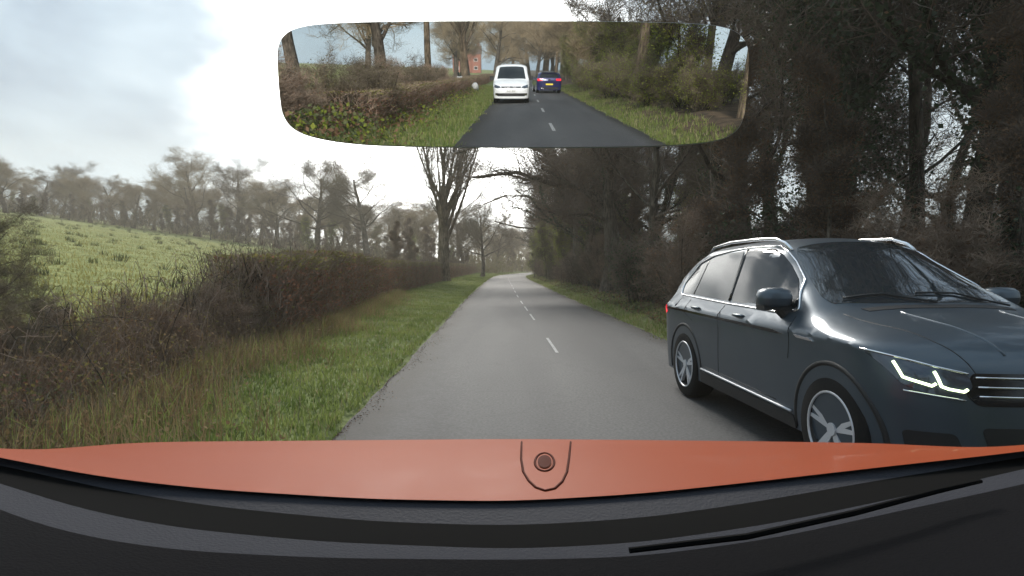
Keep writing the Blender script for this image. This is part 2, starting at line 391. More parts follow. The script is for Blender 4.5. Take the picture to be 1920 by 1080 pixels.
def tree_meshes(name, spec, seed, bark, twig, leafmat=None, leaves=0, lsize=.07, lspread=.25, ivy=0, ivymat=None):
    br, tips = grow(spec, seed)
    rs = np.random.RandomState(seed)
    tl = spec.get('trunk_levels', 1)
    Vs, Fs, o = [], [], 0
    for lv in range(tl+1):
        if not br[lv]: continue
        v, f, n = fast_tubes(br[lv], 9 if lv == 0 else 6, '', None); Vs.append(v); Fs.append(f+o); o += n
    trunk = mesh_np(name+'_trunk', np.concatenate(Vs), np.concatenate(Fs), bark, True)
    Vs, Fs, o = [], [], 0
    for lv in range(tl+1, 6):
        if not br[lv]: continue
        v, f, n = fast_tubes(br[lv], 3, '', None) if lv < min(4, spec['max']) else ribbons(br[lv], seed); Vs.append(v); Fs.append(f+o); o += n
    # fine sprays: slivers at the twig ends
    T = np.array([tuple(t) for t in tips]); k = spec.get('spray', 3)
    C = np.repeat(T, k, 0); n = len(C); d = rs.normal(size=(n, 3)); d[:, 2] = np.abs(d[:, 2])*.8+.1; d /= np.linalg.norm(d, axis=1, keepdims=True)
    Ls = spec.get('spray_len', .45)*rs.uniform(.5, 1.2, n)[:, None]; w = rs.normal(size=(n, 3))
    w -= (w*d).sum(1, keepdims=True)*d; w /= np.linalg.norm(w, axis=1, keepdims=True); sw = spec.get('spray_w', .010)
    mid = C+d*Ls*.5
    v = np.stack([C-w*sw*.5, mid-w*sw*.5+w*.04*Ls, C+d*Ls, mid+w*sw*.5+w*.04*Ls], 1).reshape(-1, 3)
    Vs.append(v); Fs.append(np.arange(n*4).reshape(n, 4)+o); o += n*4
    nbase = sum(len(f) for f in Fs)
    if leaves:
        C = T[rs.randint(0, len(T), leaves)]+rs.normal(size=(leaves, 3))*lspread
        v, f = rand_rot_quads(C, lsize, rs); Vs.append(v); Fs.append(f+o); o += len(v)
    if ivy:
        # ivy climbing the trunk: leaves around trunk and main limbs
        P, RR = [], []
        for lv in (0, 1):
            for p, r in br[lv]:
                for q in range(len(p)-1):
                    P.append((p[q], p[q+1], r[q], 1 if lv == 0 else .6)) 
        wts = np.array([np.linalg.norm(a_[1]-a_[0])*a_[3] for a_ in P]); wts /= wts.sum()
        idx = rs.choice(len(P), ivy, p=wts); t = rs.uniform(0, 1, ivy)[:, None]
        A = np.array([P[i][0] for i in idx]); B = np.array([P[i][1] for i in idx]); rr_ = np.array([P[i][2] for i in idx])[:, None]
        d = rs.normal(size=(ivy, 3)); d /= np.linalg.norm(d, axis=1, keepdims=True)
        clump = .55+.45*np.sin(A[:, 2:3]*2.1+A[:, 0:1]*3)
        C = A+(B-A)*t+d*(rr_+np.abs(rs.normal(size=(ivy, 1)))*spec.get('ivy_r', .35)*clump)
        v, f = rand_rot_quads(C, .12, rs, .8); Vs.append(v); Fs.append(f+o); o += len(v)
    crown = mesh_np(name+'_crown', np.concatenate(Vs), np.concatenate(Fs), twig)
    nf = len(crown.polygons)
    if leaves or ivy:
        mi = np.zeros(nf, dtype=np.int32)
        if leafmat: crown.materials.append(leafmat)
        if leaves: mi[nbase:nbase+leaves] = 1
        if ivy: crown.materials.append(ivymat); mi[nbase+leaves:] = len(crown.materials)-1
        crown.polygons.foreach_set('material_index', mi)
    return trunk, crown
def ridge(m, st=(9, 9, 1.6), amt=.45):
    nt = m.node_tree; b = nt.nodes['Principled BSDF']; t = nt.nodes.new('ShaderNodeTexCoord'); mp_ = nt.nodes.new('ShaderNodeMapping'); mp_.inputs['Scale'].default_value = st
    nt.links.new(t.outputs['Object'], mp_.inputs[0]); n = nt.nodes.new('ShaderNodeTexNoise'); n.inputs['Scale'].default_value = 1.6; n.inputs['Detail'].default_value = 8; n.inputs['Distortion'].default_value = .6
    nt.links.new(mp_.outputs[0], n.inputs['Vector']); r_ = nt.nodes.new('ShaderNodeValToRGB'); r_.color_ramp.elements[0].position = .38; r_.color_ramp.elements[1].position = .62
    r_.color_ramp.elements[0].color = (amt, amt, amt, 1); r_.color_ramp.elements[1].color = (1.2, 1.2, 1.2, 1); nt.links.new(n.outputs['Fac'], r_.inputs[0])
    mx_ = nt.nodes.new('ShaderNodeMix'); mx_.data_type = 'RGBA'; mx_.blend_type = 'MULTIPLY'; mx_.inputs[0].default_value = 1
    src = b.inputs['Base Color'].links[0].from_socket; nt.links.new(src, mx_.inputs[6]); nt.links.new(r_.outputs[0], mx_.inputs[7]); nt.links.new(mx_.outputs[2], b.inputs['Base Color'])
    bp = nt.nodes.new('ShaderNodeBump'); bp.inputs['Strength'].default_value = 1; bp.inputs['Distance'].default_value = .05; nt.links.new(n.outputs['Fac'], bp.inputs['Height']); nt.links.new(bp.outputs[0], b.inputs['Normal'])
M_bark = mat('grey_brown_bark', (.060, .048, .038), .9, col2=(.150, .122, .095), scale=2.2, bump=.9, bscale=14, spec=.2, objrand=.25)
M_barkm = mat('mossy_bark', (.030, .030, .018), .9, col2=(.075, .062, .045), scale=2.6, bump=1.0, bscale=14, spec=.2, objrand=.25)
M_barkp = mat('pale_warm_bark', (.12, .085, .055), .9, col2=(.25, .19, .13), scale=1.8, bump=.8, bscale=12, spec=.2, objrand=.15)
for q_ in (M_bark, M_barkm, M_barkp): ridge(q_)
M_twig = mat('twig_bark', (.11, .09, .065), .9, col2=(.20, .16, .115), scale=.5, spec=.15, objrand=.25)
M_twigd = mat('dark_twig_bark', (.10, .078, .064), .9, col2=(.20, .15, .12), scale=.5, spec=.1, objrand=.3)
M_twigw = mat('warm_budding_twigs', (.24, .18, .11), .9, col2=(.36, .28, .18), scale=.25, spec=.1, objrand=.18)
M_budleaf = mat('olive_bud_leaves', (.10, .10, .04), .7, col2=(.19, .14, .07), scale=.8, spec=.2, objrand=.3, transl=.4)
M_budl2 = mat('pale_buds', (.22, .18, .10), .8, col2=(.32, .26, .17), scale=.3, spec=.1, objrand=.2, transl=.4)
M_twigh = mat('hedge_twigs', (.17, .13, .10), .9, col2=(.34, .25, .19), scale=2.5, spec=.08)
M_spring = mat('fresh_spring_leaves', (.17, .21, .03), .65, col2=(.30, .32, .06), scale=.9, spec=.15, objrand=.2, transl=.5)
M_redleaf = mat('coppery_old_leaves', (.15, .085, .050), .7, col2=(.25, .155, .095), scale=.8, spec=.2, objrand=.25, transl=.4)
M_ivy = mat('dark_ivy_leaves', (.028, .050, .022), .5, col2=(.060, .090, .038), scale=1.2, spec=.3, objrand=.2, transl=.25)

def oakspec(H=15, th=.28, spread=1.0, tr=.45):
    return dict(start=[([(0, 0, -.3), (0, 0, 1)], H*.72, tr, 0)], seg=[9, 7, 5, 4, 3, 2], gnarl=[.06, .20, .26, .28, .3, .3], trop=[.05, .06, .05, .04, .03, 0],
                tip=[.22, .3, .35, .4, .5, .5], n=[16, 9, 7, 5, 0], t0=[th, .15, .12, .10, .1], ang=[(45, 88), (28, 66), (28, 66), (30, 65), (30, 60)],
                lr=[.66*spread, .58, .55, .52, .5], rr=[.5, .55, .55, .55, .5], rmin=.010, max=4, taper=[.52, .35, .3, .3, .3, .3], spray=2, spray_len=.9, spray_w=.016)
def polespec(H=17, th=.45, tr=.22):
    return dict(start=[([(0, 0, -.3), (0, 0, 1)], H*.93, tr, 0)], seg=[11, 6, 4, 3, 2, 2], gnarl=[.035, .16, .24, .28, .3, .3], trop=[.05, .09, .05, .03, .03, 0],
                tip=[.2, .3, .4, .45, .5, .5], n=[17, 7, 6, 4, 0], t0=[th, .25, .2, .15, .1], ang=[(35, 70), (28, 60), (28, 60), (30, 65), (30, 60)],
                lr=[.26, .52, .5, .5, .5], rr=[.4, .55, .55, .55, .5], rmin=.009, max=4, taper=[.5, .4, .35, .3, .3, .3], spray=2, spray_len=.5, spray_w=.016)
def broomspec(H=17):
    st = [([(0, 0, -.3), (0, 0, 1)], H*.40, .46, 0)]
    return dict(start=st, seg=[7, 8, 6, 4, 3, 2], gnarl=[.03, .07, .09, .14, .2, .3], trop=[.05, .14, .15, .12, .08, 0],
                tip=[.7, .22, .3, .4, .5, .5], n=[18, 11, 6, 4, 0], t0=[.35, .12, .15, .15, .1], ang=[(16, 46), (16, 38), (18, 40), (22, 45), (30, 60)],
                lr=[1.35, .50, .5, .5, .5], rr=[.42, .5, .55, .55, .5], rmin=.011, max=4, taper=[.2, .35, .35, .3, .3, .3], spray=2, spray_len=.5, spray_w=.02)
def bushspec(H=2.4):
    st = []
    rb = random.Random(5)
    for k in range(9):
        a = rb.uniform(0, 6.28); q = rb.uniform(.05, .35)
        st.append(([(math.cos(a)*q, math.sin(a)*q, -.1), (math.cos(a)*q*1.9, math.sin(a)*q*1.9, .6)], H*.75*rb.uniform(.7, 1.1), .025, 0))
    return dict(start=st, seg=[6, 4, 3, 2, 2, 2], gnarl=[.12, .2, .25, .28, .3, .3], trop=[.07, .05, .03, .03, .03, 0], flare=0,
                tip=[.35, .4, .5, .5, .5, .5], n=[11, 7, 5, 0, 0], t0=[.15, .15, .15, .15, .1], ang=[(30, 65), (30, 65), (30, 65), (30, 65), (30, 60)],
                lr=[.5, .5, .55, .5, .5], rr=[.55, .55, .6, .55, .5], rmin=.004, max=3, taper=[.3, .3, .3, .3, .3, .3], spray=2, spray_len=.22, spray_w=.006, trunk_levels=0)
PROTO = {}
def proto(key, *a, **k):
    PROTO[key] = tree_meshes(key, *a, **k)
for i in range(4): proto('oak%d' % i, oakspec(15+i, .25+.03*i, 1.0+.08*(i % 2)), 11+i, M_bark, M_twigw if i < 2 else M_twig)
proto('oakb0', oakspec(15, .3, .95), 31, M_barkp, M_twigw, M_budl2, 5000, .05, .7)
proto('oakb1', oakspec(14, .22, 1.05), 32, M_bark, M_twigw, M_budl2, 5000, .05, .7)
proto('broom0', broomspec(18), 21, M_barkp, M_twig)
for i in range(3): proto('pole%d' % i, polespec(17+i, .35+.06*i, .20+.04*i), 41+i, M_barkm if i else M_bark, M_twigd, M_redleaf if i == 0 else M_budleaf, 3200, .055, .3)
sp_ = oakspec(14, .22, .95, .24); sp_['spray'] = 1; sp_['n'] = [14, 8, 6, 4, 0]; sp_['trop'] = [.05, .10, .06, .04, .03, 0]; sp_['ivy_r'] = .22
proto('tangle0', dict(sp_), 45, M_barkm, M_twigd, M_redleaf, 6000, .05, .35, ivy=7000, ivymat=M_ivy)
proto('tangle1', dict(sp_), 46, M_bark, M_twigd, M_budleaf, 6000, .05, .35)
sp_ = polespec(15, .3, .24); sp_['spray'] = 3
proto('pale0', sp_, 47, M_barkp, M_twigw, M_spring, 5000, .08, .4)
proto('ivy0', polespec(15, .3, .25), 51, M_barkm, M_twigd, M_ivy, 1500, .08, .3, ivy=14000, ivymat=M_ivy)
sp_ = polespec(13, .12, .22); sp_['lr'][0] = .30; sp_['ivy_r'] = .75
proto('holly0', sp_, 52, M_barkm, M_twigd, M_ivy, 15000, .10, .4, ivy=5000, ivymat=M_ivy)
proto('young0', polespec(8, .15, .09), 61, M_bark, M_twigd, M_redleaf, 9000, .07, .22)
proto('young1', polespec(7, .12, .08), 62, M_bark, M_twigd, M_budleaf, 9000, .07, .22)
proto('spring0', polespec(7, .12, .08), 63, M_barkm, M_twig, M_spring, 12000, .08, .3)
proto('bush0', bushspec(2.4), 71, M_bark, M_twigh, M_redleaf, 1600, .05, .12)
proto('bush1', bushspec(2.2), 72, M_bark, M_twig, M_budleaf, 1600, .05, .12)
proto('bush2', bushspec(2.0), 73, M_barkm, M_twig, M_spring, 3500, .06, .15)
proto('bush3', bushspec(2.0), 74, M_barkm, M_twigd, M_ivy, 4500, .07, .15)
def plant(key, x, y, s=1.0, rz=None, label='', cat='tree', group=None, name='tree', z=None, tilt=(0, 0), sz=1.0):
    e = empty(name, (x, y, (gz(x, y) if z is None else z)-.02), rng.uniform(0, 6.28) if rz is None else rz, label=label, category=cat)
    e.rotation_euler = (tilt[0], tilt[1], e.rotation_euler[2]); e.scale = (s, s, s*sz)
    if group: e['group'] = group
    t, c = PROTO[key]
    link('trunk' if cat == 'tree' else 'stem', t, e); link('crown' if cat == 'tree' else 'foliage', c, e)
    return e
exec_marks = None

# --- trees beyond the field, told apart where the photograph does
def at(px, y): return (px-960)/FPX*y
plant('oak2', at(690, 78), 78, 1.15, .4, sz=.85, label= 'big leafless oak with dark crooked limbs standing free right of the pale tree line', name='oak_tree')
plant('oak3', at(598, 84), 84, 1.1, 2.0, sz=.8, label= 'rounded leafless oak with forked pale stems beside the big dark oak', name='oak_tree')
plant('oak0', at(372, 108), 108, 1.35, 1.1, sz=.85, label= 'tallest round-headed bare oak on the crest of the field', name='oak_tree')
plant('broom0', at(832, 50), 50, 1.18, .3, 'tall bare tree with a fan of upright branches behind the clipped hedge', name='tree')
G1 = 'bare trees lining the far side of the field'
far_line = [(-40, 88, 'oakb0', .62), (15, 92, 'oak1', .60), (80, 105, 'oak2', .52), (120, 110, 'oakb1', .58), (172, 104, 'oakb0', .64), (215, 112, 'oak1', .64), (252, 106, 'oakb1', .62), (290, 112, 'oak0', .66), (330, 116, 'oakb0', .66),
            (405, 112, 'oakb1', .74), (448, 106, 'oak3', .78), (490, 110, 'oakb0', .74), (520, 102, 'oak1', .74), (556, 110, 'oakb1', .66), (640, 104, 'oakb1', .72), (672, 120, 'oakb0', .8), (735, 100, 'oak1', .66), (765, 90, 'oakb0', .62), (800, 110, 'oak3', .72), (740, 130, 'oakb1', .8), (615, 128, 'oak1', .82), (560, 128, 'oakb0', .8), (465, 128, 'oakb1', .8), (350, 128, 'oak1', .76), (230, 128, 'oakb0', .7), (140, 126, 'oak3', .7), (50, 120, 'oakb1', .62)]
def far_label(px_, y_):
    zone = 'at the far left end of the crest' if px_ < 90 else 'left of the field crest above the thorn bushes' if px_ < 200 else 'midway along the crest of the field' if px_ < 340 else 'near the tallest round-headed oak' if px_ < 480 else 'between the tallest oak and the forked pale oak' if px_ < 575 else 'beside the big dark crooked oak' if px_ < 720 else 'left of the tall fan-branched tree'
    return ('bare brown-budded tree ' if y_ < 115 else 'hazy tree of the second rank ')+zone
for px_, y_, k_, s_ in far_line:
    plant(k_, at(px_, y_), y_, s_*(1.3 if px_ < 340 else 1.45), None, far_label(px_, y_), group=G1, sz=.78)
# --- trees by the bend ahead
G2 = 'bare trees round the bend ahead'
for px_, y_, k_, s_ in [(905, 75, 'oak3', .62), (870, 95, 'oak1', .8), (930, 118, 'oak2', .75), (900, 150, 'oakb1', .95), (945, 165, 'oakb0', 1.0), (962, 190, 'oak1', 1.0), (985, 215, 'oakb1', 1.0), (930, 210, 'oakb0', 1.0), (860, 130, 'oakb0', .9), (825, 120, 'pole1', .8), (890, 180, 'pole0', .9), (800, 150, 'oakb1', .9), (915, 135, 'oakb0', .9), (950, 145, 'pole1', .9), (975, 175, 'oakb0', 1.0), (1000, 190, 'oak0', 1.0), (940, 240, 'oakb1', 1.2), (965, 235, 'oak2', 1.1)]:
    plant(k_, at(px_, y_), y_, s_, None, ('nearer ' if y_ < 125 else 'distant ' if y_ < 185 else 'farthest hazy ')+('oak' if k_.startswith('oak') else 'slim tree')+(' just right of the fan-branched tree' if px_ < 882 else ' above the left verge where the lane bends' if px_ < 935 else ' straight above the end of the lane' if px_ < 972 else ' right of the lane end'), group=G2)
# --- arching oaks on the right verge: limbs reach over the road
def arch_tree(key, x, y, paths, trunk_path, r0, label, seed, bark=M_bark, twig=M_twigd, leaf=M_redleaf, nl=3500, spray=2):
    sp = oakspec(14); sp['n'] = [9, 9, 6, 5, 0]; sp['spray'] = spray; sp['lr'] = [.5, .42, .5, .5, .5]
    sp['start'] = [(trunk_path, 0, r0, 0)]+[(p, 0, r, 1) for p, r in paths]
    t, c = tree_meshes(key, sp, seed, bark, twig, leaf, nl, .08, .25)
    e = empty('oak_tree', (x, y, gz(x, y)), 0, label=label, category='tree')
    link('trunk', t, e); link('crown', c, e)
arch_tree('archa', 4.6, 27, [([(-.2, 0, 4.0), (-1.4, .2, 4.8), (-2.8, .5, 5.0), (-4.4, .4, 5.5), (-6.4, 0, 5.2)], .20), ([(0, 0, 5.5), (-1.2, -.4, 6.9), (-2.8, -.8, 8.0), (-5.0, -.9, 8.2), (-7.2, -.6, 7.6)], .17), ([(-.1, 0, 3.2), (-1.1, -.3, 3.5), (-2.4, -.5, 3.4), (-3.6, -.6, 3.8)], .10)],
          [(0, 0, -.4), (.05, 0, 1.2), (0, 0, 2.6), (-.2, 0, 4.0), (0, 0, 5.6), (.3, .1, 7.6), (.4, .2, 10), (.3, .3, 12.5)], .46, 'stout oak on the right verge whose limb arches left over the lane', 81)
arch_tree('archb', 4.9, 42, [([(-.2, 0, 6.0), (-1.2, .2, 8.0), (-2.6, .5, 9.3), (-5.0, .4, 10.0), (-7.4, 0, 9.6), (-9, -.4, 8.9)], .30), ([(-.1, 0, 5.0), (-1.9, -.4, 6.8), (-3.6, -.8, 7.0), (-6.0, -.9, 7.6)], .20), ([(-2.0, .2, 9.0), (-3.0, .5, 11), (-4.5, .4, 12.5)], .16)],
          [(0, 0, -.4), (-.1, 0, 1.5), (-.2, 0, 3.2), (-.2, 0, 6.0), (.1, 0, 8.6), (.3, .1, 11.6), (.4, .2, 14)], .52, 'ivy-dark oak further along whose heavy limb makes an arch over the road', 82, nl=2500)
arch_tree('archc', 5.2, 66, [([(-.2, 0, 6.0), (-1.6, .2, 8.0), (-3.6, .5, 9.0), (-6.0, .4, 9.0), (-8.4, 0, 8.0)], .24), ([(-.1, 0, 4.0), (-1.9, -.4, 5.2), (-4.6, -.8, 5.4), (-7.0, -.9, 6.0)], .18)],
          [(0, 0, -.4), (-.1, 0, 1.5), (-.2, 0, 3.2), (-.2, 0, 6.0), (.1, 0, 8.6), (.3, .1, 11.6)], .45, 'farthest of the oaks that lean from the right across the lane', 83, nl=2500)
# --- the wood on the right
plant('ivy0', 7.6, 13.5, 1.0, .4, 'dark ivy-covered tree rising behind the roof of the grey car', name='ivy_clad_tree')
plant('holly0', 8.2, 16.0, .85, 1.0, 'dense dark green holly standing in the wood behind the grey car', name='holly_tree')
plant('tangle0', at(1800, 12), 12, 1.15, 2.2, 'ivy-wrapped forked tree leaning left over the front of the grey car', name='tree', tilt=(0, R(-9)))
plant('holly0', at(1530, 21), 21, 1.15, .3, 'tall dark holly filling the gap high above the roof of the grey car', name='holly_tree')
plant('tangle1', at(1690, 19), 19, 1.0, 1.3, 'dense twiggy tree standing behind the ivy-wrapped forked tree', name='tree')
plant('tangle0', at(1760, 25), 25, 1.2, 4.3, 'ivied twiggy tree seen through the gap above the bonnet of the grey car', name='tree')
plant('ivy0', at(1450, 24), 24, 1.1, 2.3, 'ivy-clad tree in the gap between the mirror and the tall holly', name='ivy_clad_tree')
plant('ivy0', at(1895, 12), 12, 1.0, 3.2, 'ivy-clad trunk just right of the thick leaning trunk', name='ivy_clad_tree')
plant('pole1', 4.5, 33, .9, 1.9, 'slim straight tree between the arching oaks on the right verge')
def wood_zone(x_, y_):
    q = 960+x_/max(y_, 1)*FPX
    return 'where the lane bends away' if q < 1010 else 'round the far arching oaks' if q < 1085 else 'by the stout arching oak' if q < 1200 else 'behind the rear of the grey car' if q < 1380 else 'above the roof of the grey car' if q < 1600 else 'above the bonnet of the grey car' if q < 1800 else 'at the right edge, beyond the thick trunk'
KIND = {'tangle0': 'twiggy tree with ivied limbs', 'tangle1': 'densely twigged bare tree', 'pole0': 'slender tree with coppery leaves', 'pole1': 'straight grey-green trunk', 'pole2': 'thicker straight trunk', 'ivy0': 'ivy-clad tree', 'holly0': 'dark evergreen holly', 'young0': 'young coppery tree', 'young1': 'young olive-budded tree', 'spring0': 'young tree in green leaf', 'bush0': 'tangled brown bush', 'bush1': 'olive-brown bush', 'bush2': 'green leafy bush', 'bush3': 'dark evergreen bush'}
G3 = 'bare trees packed in the wood right of the lane'
rw = random.Random(99)
cells = []
yy = 6.0
while yy < 130:
    step = 4.6 if yy < 60 else 6.5
    nrow = 2
    for k in range(nrow):
        xo = 4.6+1.2+k*(3.6+.02*yy)+rw.uniform(-1.2, 1.2)
        cells.append((rc(yy)+xo, yy+rw.uniform(-1.5, 1.5), k))
    yy += step
for (x_, y_, k_) in cells:
    if y_ < 12 and x_ < 9.5: continue
    if k_ == 0: key = rw.choice(['tangle0', 'tangle1', 'tangle0', 'pole1', 'ivy0'])
    else: key = rw.choice(['tangle0', 'tangle1', 'pole0', 'ivy0', 'tangle1', 'pole1'])
    plant(key, x_, y_, rw.uniform(.8, 1.15), None, KIND[key]+(' at the front ' if k_ == 0 else ' deeper in ')+wood_zone(x_, y_), group=G3)
G4 = 'young understorey trees at the wood edge'
for i in range(34):
    y_ = 9+i*2.6+rw.uniform(-1, 1); x_ = rc(y_)+rw.uniform(4.4, 9.5)
    key = rw.choice(['young0', 'young1', 'young0', 'spring0' if 25 < y_ < 60 else 'young1'])
    plant(key, x_, y_, rw.uniform(.6, .95), None, KIND[key]+' in the understorey '+wood_zone(x_, y_), group=G4, name='young_tree')
plant('spring0', 4.2, 47, .75, 1, 'yellow-green young tree in fresh leaf beside the lane near the arch', name='young_tree')
plant('spring0', rc(56)+3.5, 56, .80, 2, 'broad olive-green young tree overhanging the right verge beyond the arch', name='young_tree')
plant('spring0', rc(72)+3.2, 72, .85, 4, 'farthest olive-green young tree on the right verge before the bend', name='young_tree')
plant('spring0', 5.2, 39, .70, 3, 'low olive-green young tree just left of the stout arching oak', name='young_tree')
G5 = 'bushes under the trees of the wood'
for i in range(60):
    y_ = 8+i*1.35+rw.uniform(-.8, .8); x_ = rc(y_)+rw.uniform(3.7, 8.0)
    key = rw.choice(['bush0', 'bush0', 'bush1', 'bush3'])
    plant(key, x_, y_, rw.uniform(.7, 1.25), None, KIND[key]+' low '+wood_zone(x_, y_), cat='bush', group=G5, name='bush')
for i in range(26):
    y_ = 5+i*3.2+rw.uniform(-.8, .8); x_ = rc(y_)+rw.uniform(9, 22)
    key = rw.choice(['bush0', 'bush0', 'bush1', 'bush3'])
    plant(key, x_, y_, rw.uniform(1.1, 1.7), None, KIND[key]+' deep inside '+wood_zone(x_, y_), cat='bush', group=G5, name='bush')

# --- the clipped hedge on the left
def hedge_x(y): return float(np.interp(y, [-80, -20, 0, 5, 9, 18, 30, 55, 100, 140], [-2.6, -3.2, -3.6, -3.8, -4.3, -5.0, -6.2, -6.6, -7.2, -7.0]))
def hedge_section(seed, L=4.0, w=.62, h=1.62, n=9500, ragged=.06, thin=1.0, nleaf=5200):
    rs = np.random.RandomState(seed)
    # twigs: short thin triangular slivers pointing mostly up and outwards
    x = rs.uniform(-w, w, n); y = rs.uniform(-L/2-.1, L/2+.1, n); z = rs.uniform(0, h, n)**1.0
    keep = rs.rand(n) < np.clip(.25+np.abs(x)/w*.6+(z/h)**4, 0, 1)
    x, y, z = x[keep], y[keep], z[keep]; n = len(x)
    C = np.stack([x, y, z], 1)
    d = np.stack([x/w*.5+rs.normal(size=n)*.45, rs.normal(size=n)*.4, np.abs(rs.normal(size=n))+.35], 1); d /= np.linalg.norm(d, axis=1, keepdims=True)
    Ls = rs.uniform(.12, .38, n)[:, None]*(.5+.5*thin); tipp = C+d*Ls
    top = h+rs.normal(size=n)*ragged
    tipp[:, 2] = np.minimum(tipp[:, 2], top)
    wv = np.cross(d, rs.normal(size=(n, 3))); wv /= np.linalg.norm(wv, axis=1, keepdims=True)
    sw = rs.uniform(.004, .009, n)[:, None]*thin
    v1 = np.stack([C-wv*sw, C+wv*sw, tipp+wv*sw*.4, tipp-wv*sw*.4], 1).reshape(-1, 3); f1 = np.arange(n*4).reshape(n, 4)
    m = nleaf
    C2 = np.stack([np.sign(rs.normal(size=m))*w*rs.uniform(.35, 1.12, m), rs.uniform(-L/2, L/2, m), rs.uniform(.0, h, m)], 1)
    C3 = np.stack([rs.uniform(-w, w, m//3), rs.uniform(-L/2, L/2, m//3), h-np.abs(rs.normal(size=m//3))*.07], 1)
    v2, f2 = rand_rot_quads(np.concatenate([C2, C3]), .065*(.6+.4*thin), rs, .7)
    # upright stems inside
    st = []
    for k in range(26):
        y0 = rs.uniform(-L/2, L/2); x0 = rs.uniform(-.2, .2)
        pts = np.array([(x0+rs.normal()*.06*j, y0+rs.normal()*.08*j, j*h/4) for j in range(5)]); st.append((pts, np.array([.022, .018, .015, .012, .008])))
    v3, f3, _ = fast_tubes(st, 4, '', None)
    return (v1, f1), (v2, f2), (v3, f3)
def hedge_mesh(name, seed, mtwig, mleaf, mleaf2, mixf=.5, **k):
    (v1, f1), (v2, f2), (v3, f3) = hedge_section(seed, **k)
    V = np.concatenate([v1, v2, v3]); F = np.concatenate([f1, f2+len(v1), f3+len(v1)+len(v2)])
    me = mesh_np(name, V, F, mtwig); me.materials.append(mleaf); me.materials.append(mleaf2); me.materials.append(M_bark)
    mi = np.zeros(len(F), dtype=np.int32); rs = np.random.RandomState(seed)
    zc = v2.reshape(-1, 4, 3).mean(1)
    hmax = k.get('h', 1.62)
    second = rs.rand(len(f2)) < np.where(zc[:, 2] > hmax-.28, .9, (1-mixf)*.5)
    mi[len(f1):len(f1)+len(f2)] = np.where(second, 2, 1); mi[len(f1)+len(f2):] = 3
    me.polygons.foreach_set('material_index', mi); return me
M_hedgeleaf = mat('russet_hedge_leaves', (.22, .105, .07), .7, col2=(.36, .19, .125), scale=1.1, spec=.12, objrand=.15, transl=.4)
M_hedgegreen = mat('olive_hedge_top_leaves', (.16, .15, .05), .7, col2=(.28, .25, .09), scale=1.0, spec=.15, objrand=.15, transl=.4)
M_bramble = mat('dull_green_bramble_leaves', (.08, .10, .040), .6, col2=(.16, .165, .075), scale=1.0, spec=.2, objrand=.15, transl=.35)
hs = [hedge_mesh('hedge_section', 200+i, M_twigh, M_hedgeleaf, M_hedgegreen, mixf=(.8, .65, .5)[i]) for i in range(3)]
hd = empty('hedge', (hedge_x(20), 20, 0), 0, label='clipped russet hedge with a flat olive top between the verge and the sloping field', category='hedge')
yy = 11.4; i = 0
bpy.context.view_layer.update()
while yy < 140:
    x0, x1 = hedge_x(yy-1.9), hedge_x(yy+1.9); o = link('hedge_section', hs[i % 3], hd)
    xm = (x0+x1)/2; o.location = (xm-hd.location.x, yy-hd.location.y, gz(xm, yy)-.03)
    o.rotation_euler = (0, 0, math.atan2(-(x1-x0), 3.8)+(math.pi if i % 2 else 0))
    hz_ = float(np.interp(yy, [3, 11, 14], [.9, .92, 1.0]))
    o.scale = (1, 1, hz_+.03*math.sin(i*1.7))
    yy += 3.85 if yy > 8 else 2.6; i += 1
hb = empty('hedge', (-3.0, -20, 0), 0, label='rough overgrown hedge on the bank behind, seen in the mirror', category='hedge')
yy = -16.0
while yy > -90:
    xm = hedge_x(yy)-.2; o = link('hedge_section', hs[i % 3], hb); o.location = (xm-hb.location.x-.3, yy-hb.location.y, gz(xm, yy)); o.rotation_euler = (0, 0, rng.uniform(-.04, .04)+(math.pi if i % 2 else 0)); o.scale = (1, 1, .55)
    yy -= 3.85; i += 1
# --- rough unclipped hedge and brambles at the near left
G6 = 'rough unclipped bushes of the near hedge'
rr_ = random.Random(17)
for i in range(30):
    y_ = 3.0+i*.36+rr_.uniform(-.2, .2); x_ = hedge_x(y_)-.25+rr_.uniform(-.9, .25)-(.5 if y_ < 6 else 0)
    plant(rr_.choice(['bush0', 'bush1', 'bush0', 'bush1']), x_, y_, rr_.uniform(.30, .44)*(1.2 if y_ > 8 else 1), None, 'straggly leafless bush '+('where the brambles meet the clipped hedge' if y_ > 9.5 else 'midway along the ragged brambles' if y_ > 6 else 'in the nearest ragged brambles'), cat='bush', group=G6, name='bush')
plant('oak3', -5.0, 5.6, .078, .5, 'dark branching thorn bush at the far left of the rough hedge', name='thorn_tree')
plant('oak2', -5.6, 7.2, .07, 2.5, 'thin thorn sapling standing up out of the rough hedge against the field', name='thorn_tree')
plant('oak3', -6.4, 7.0, .125, 1.5, 'dark stocky thorn tree at the left edge of the picture', name='thorn_tree')

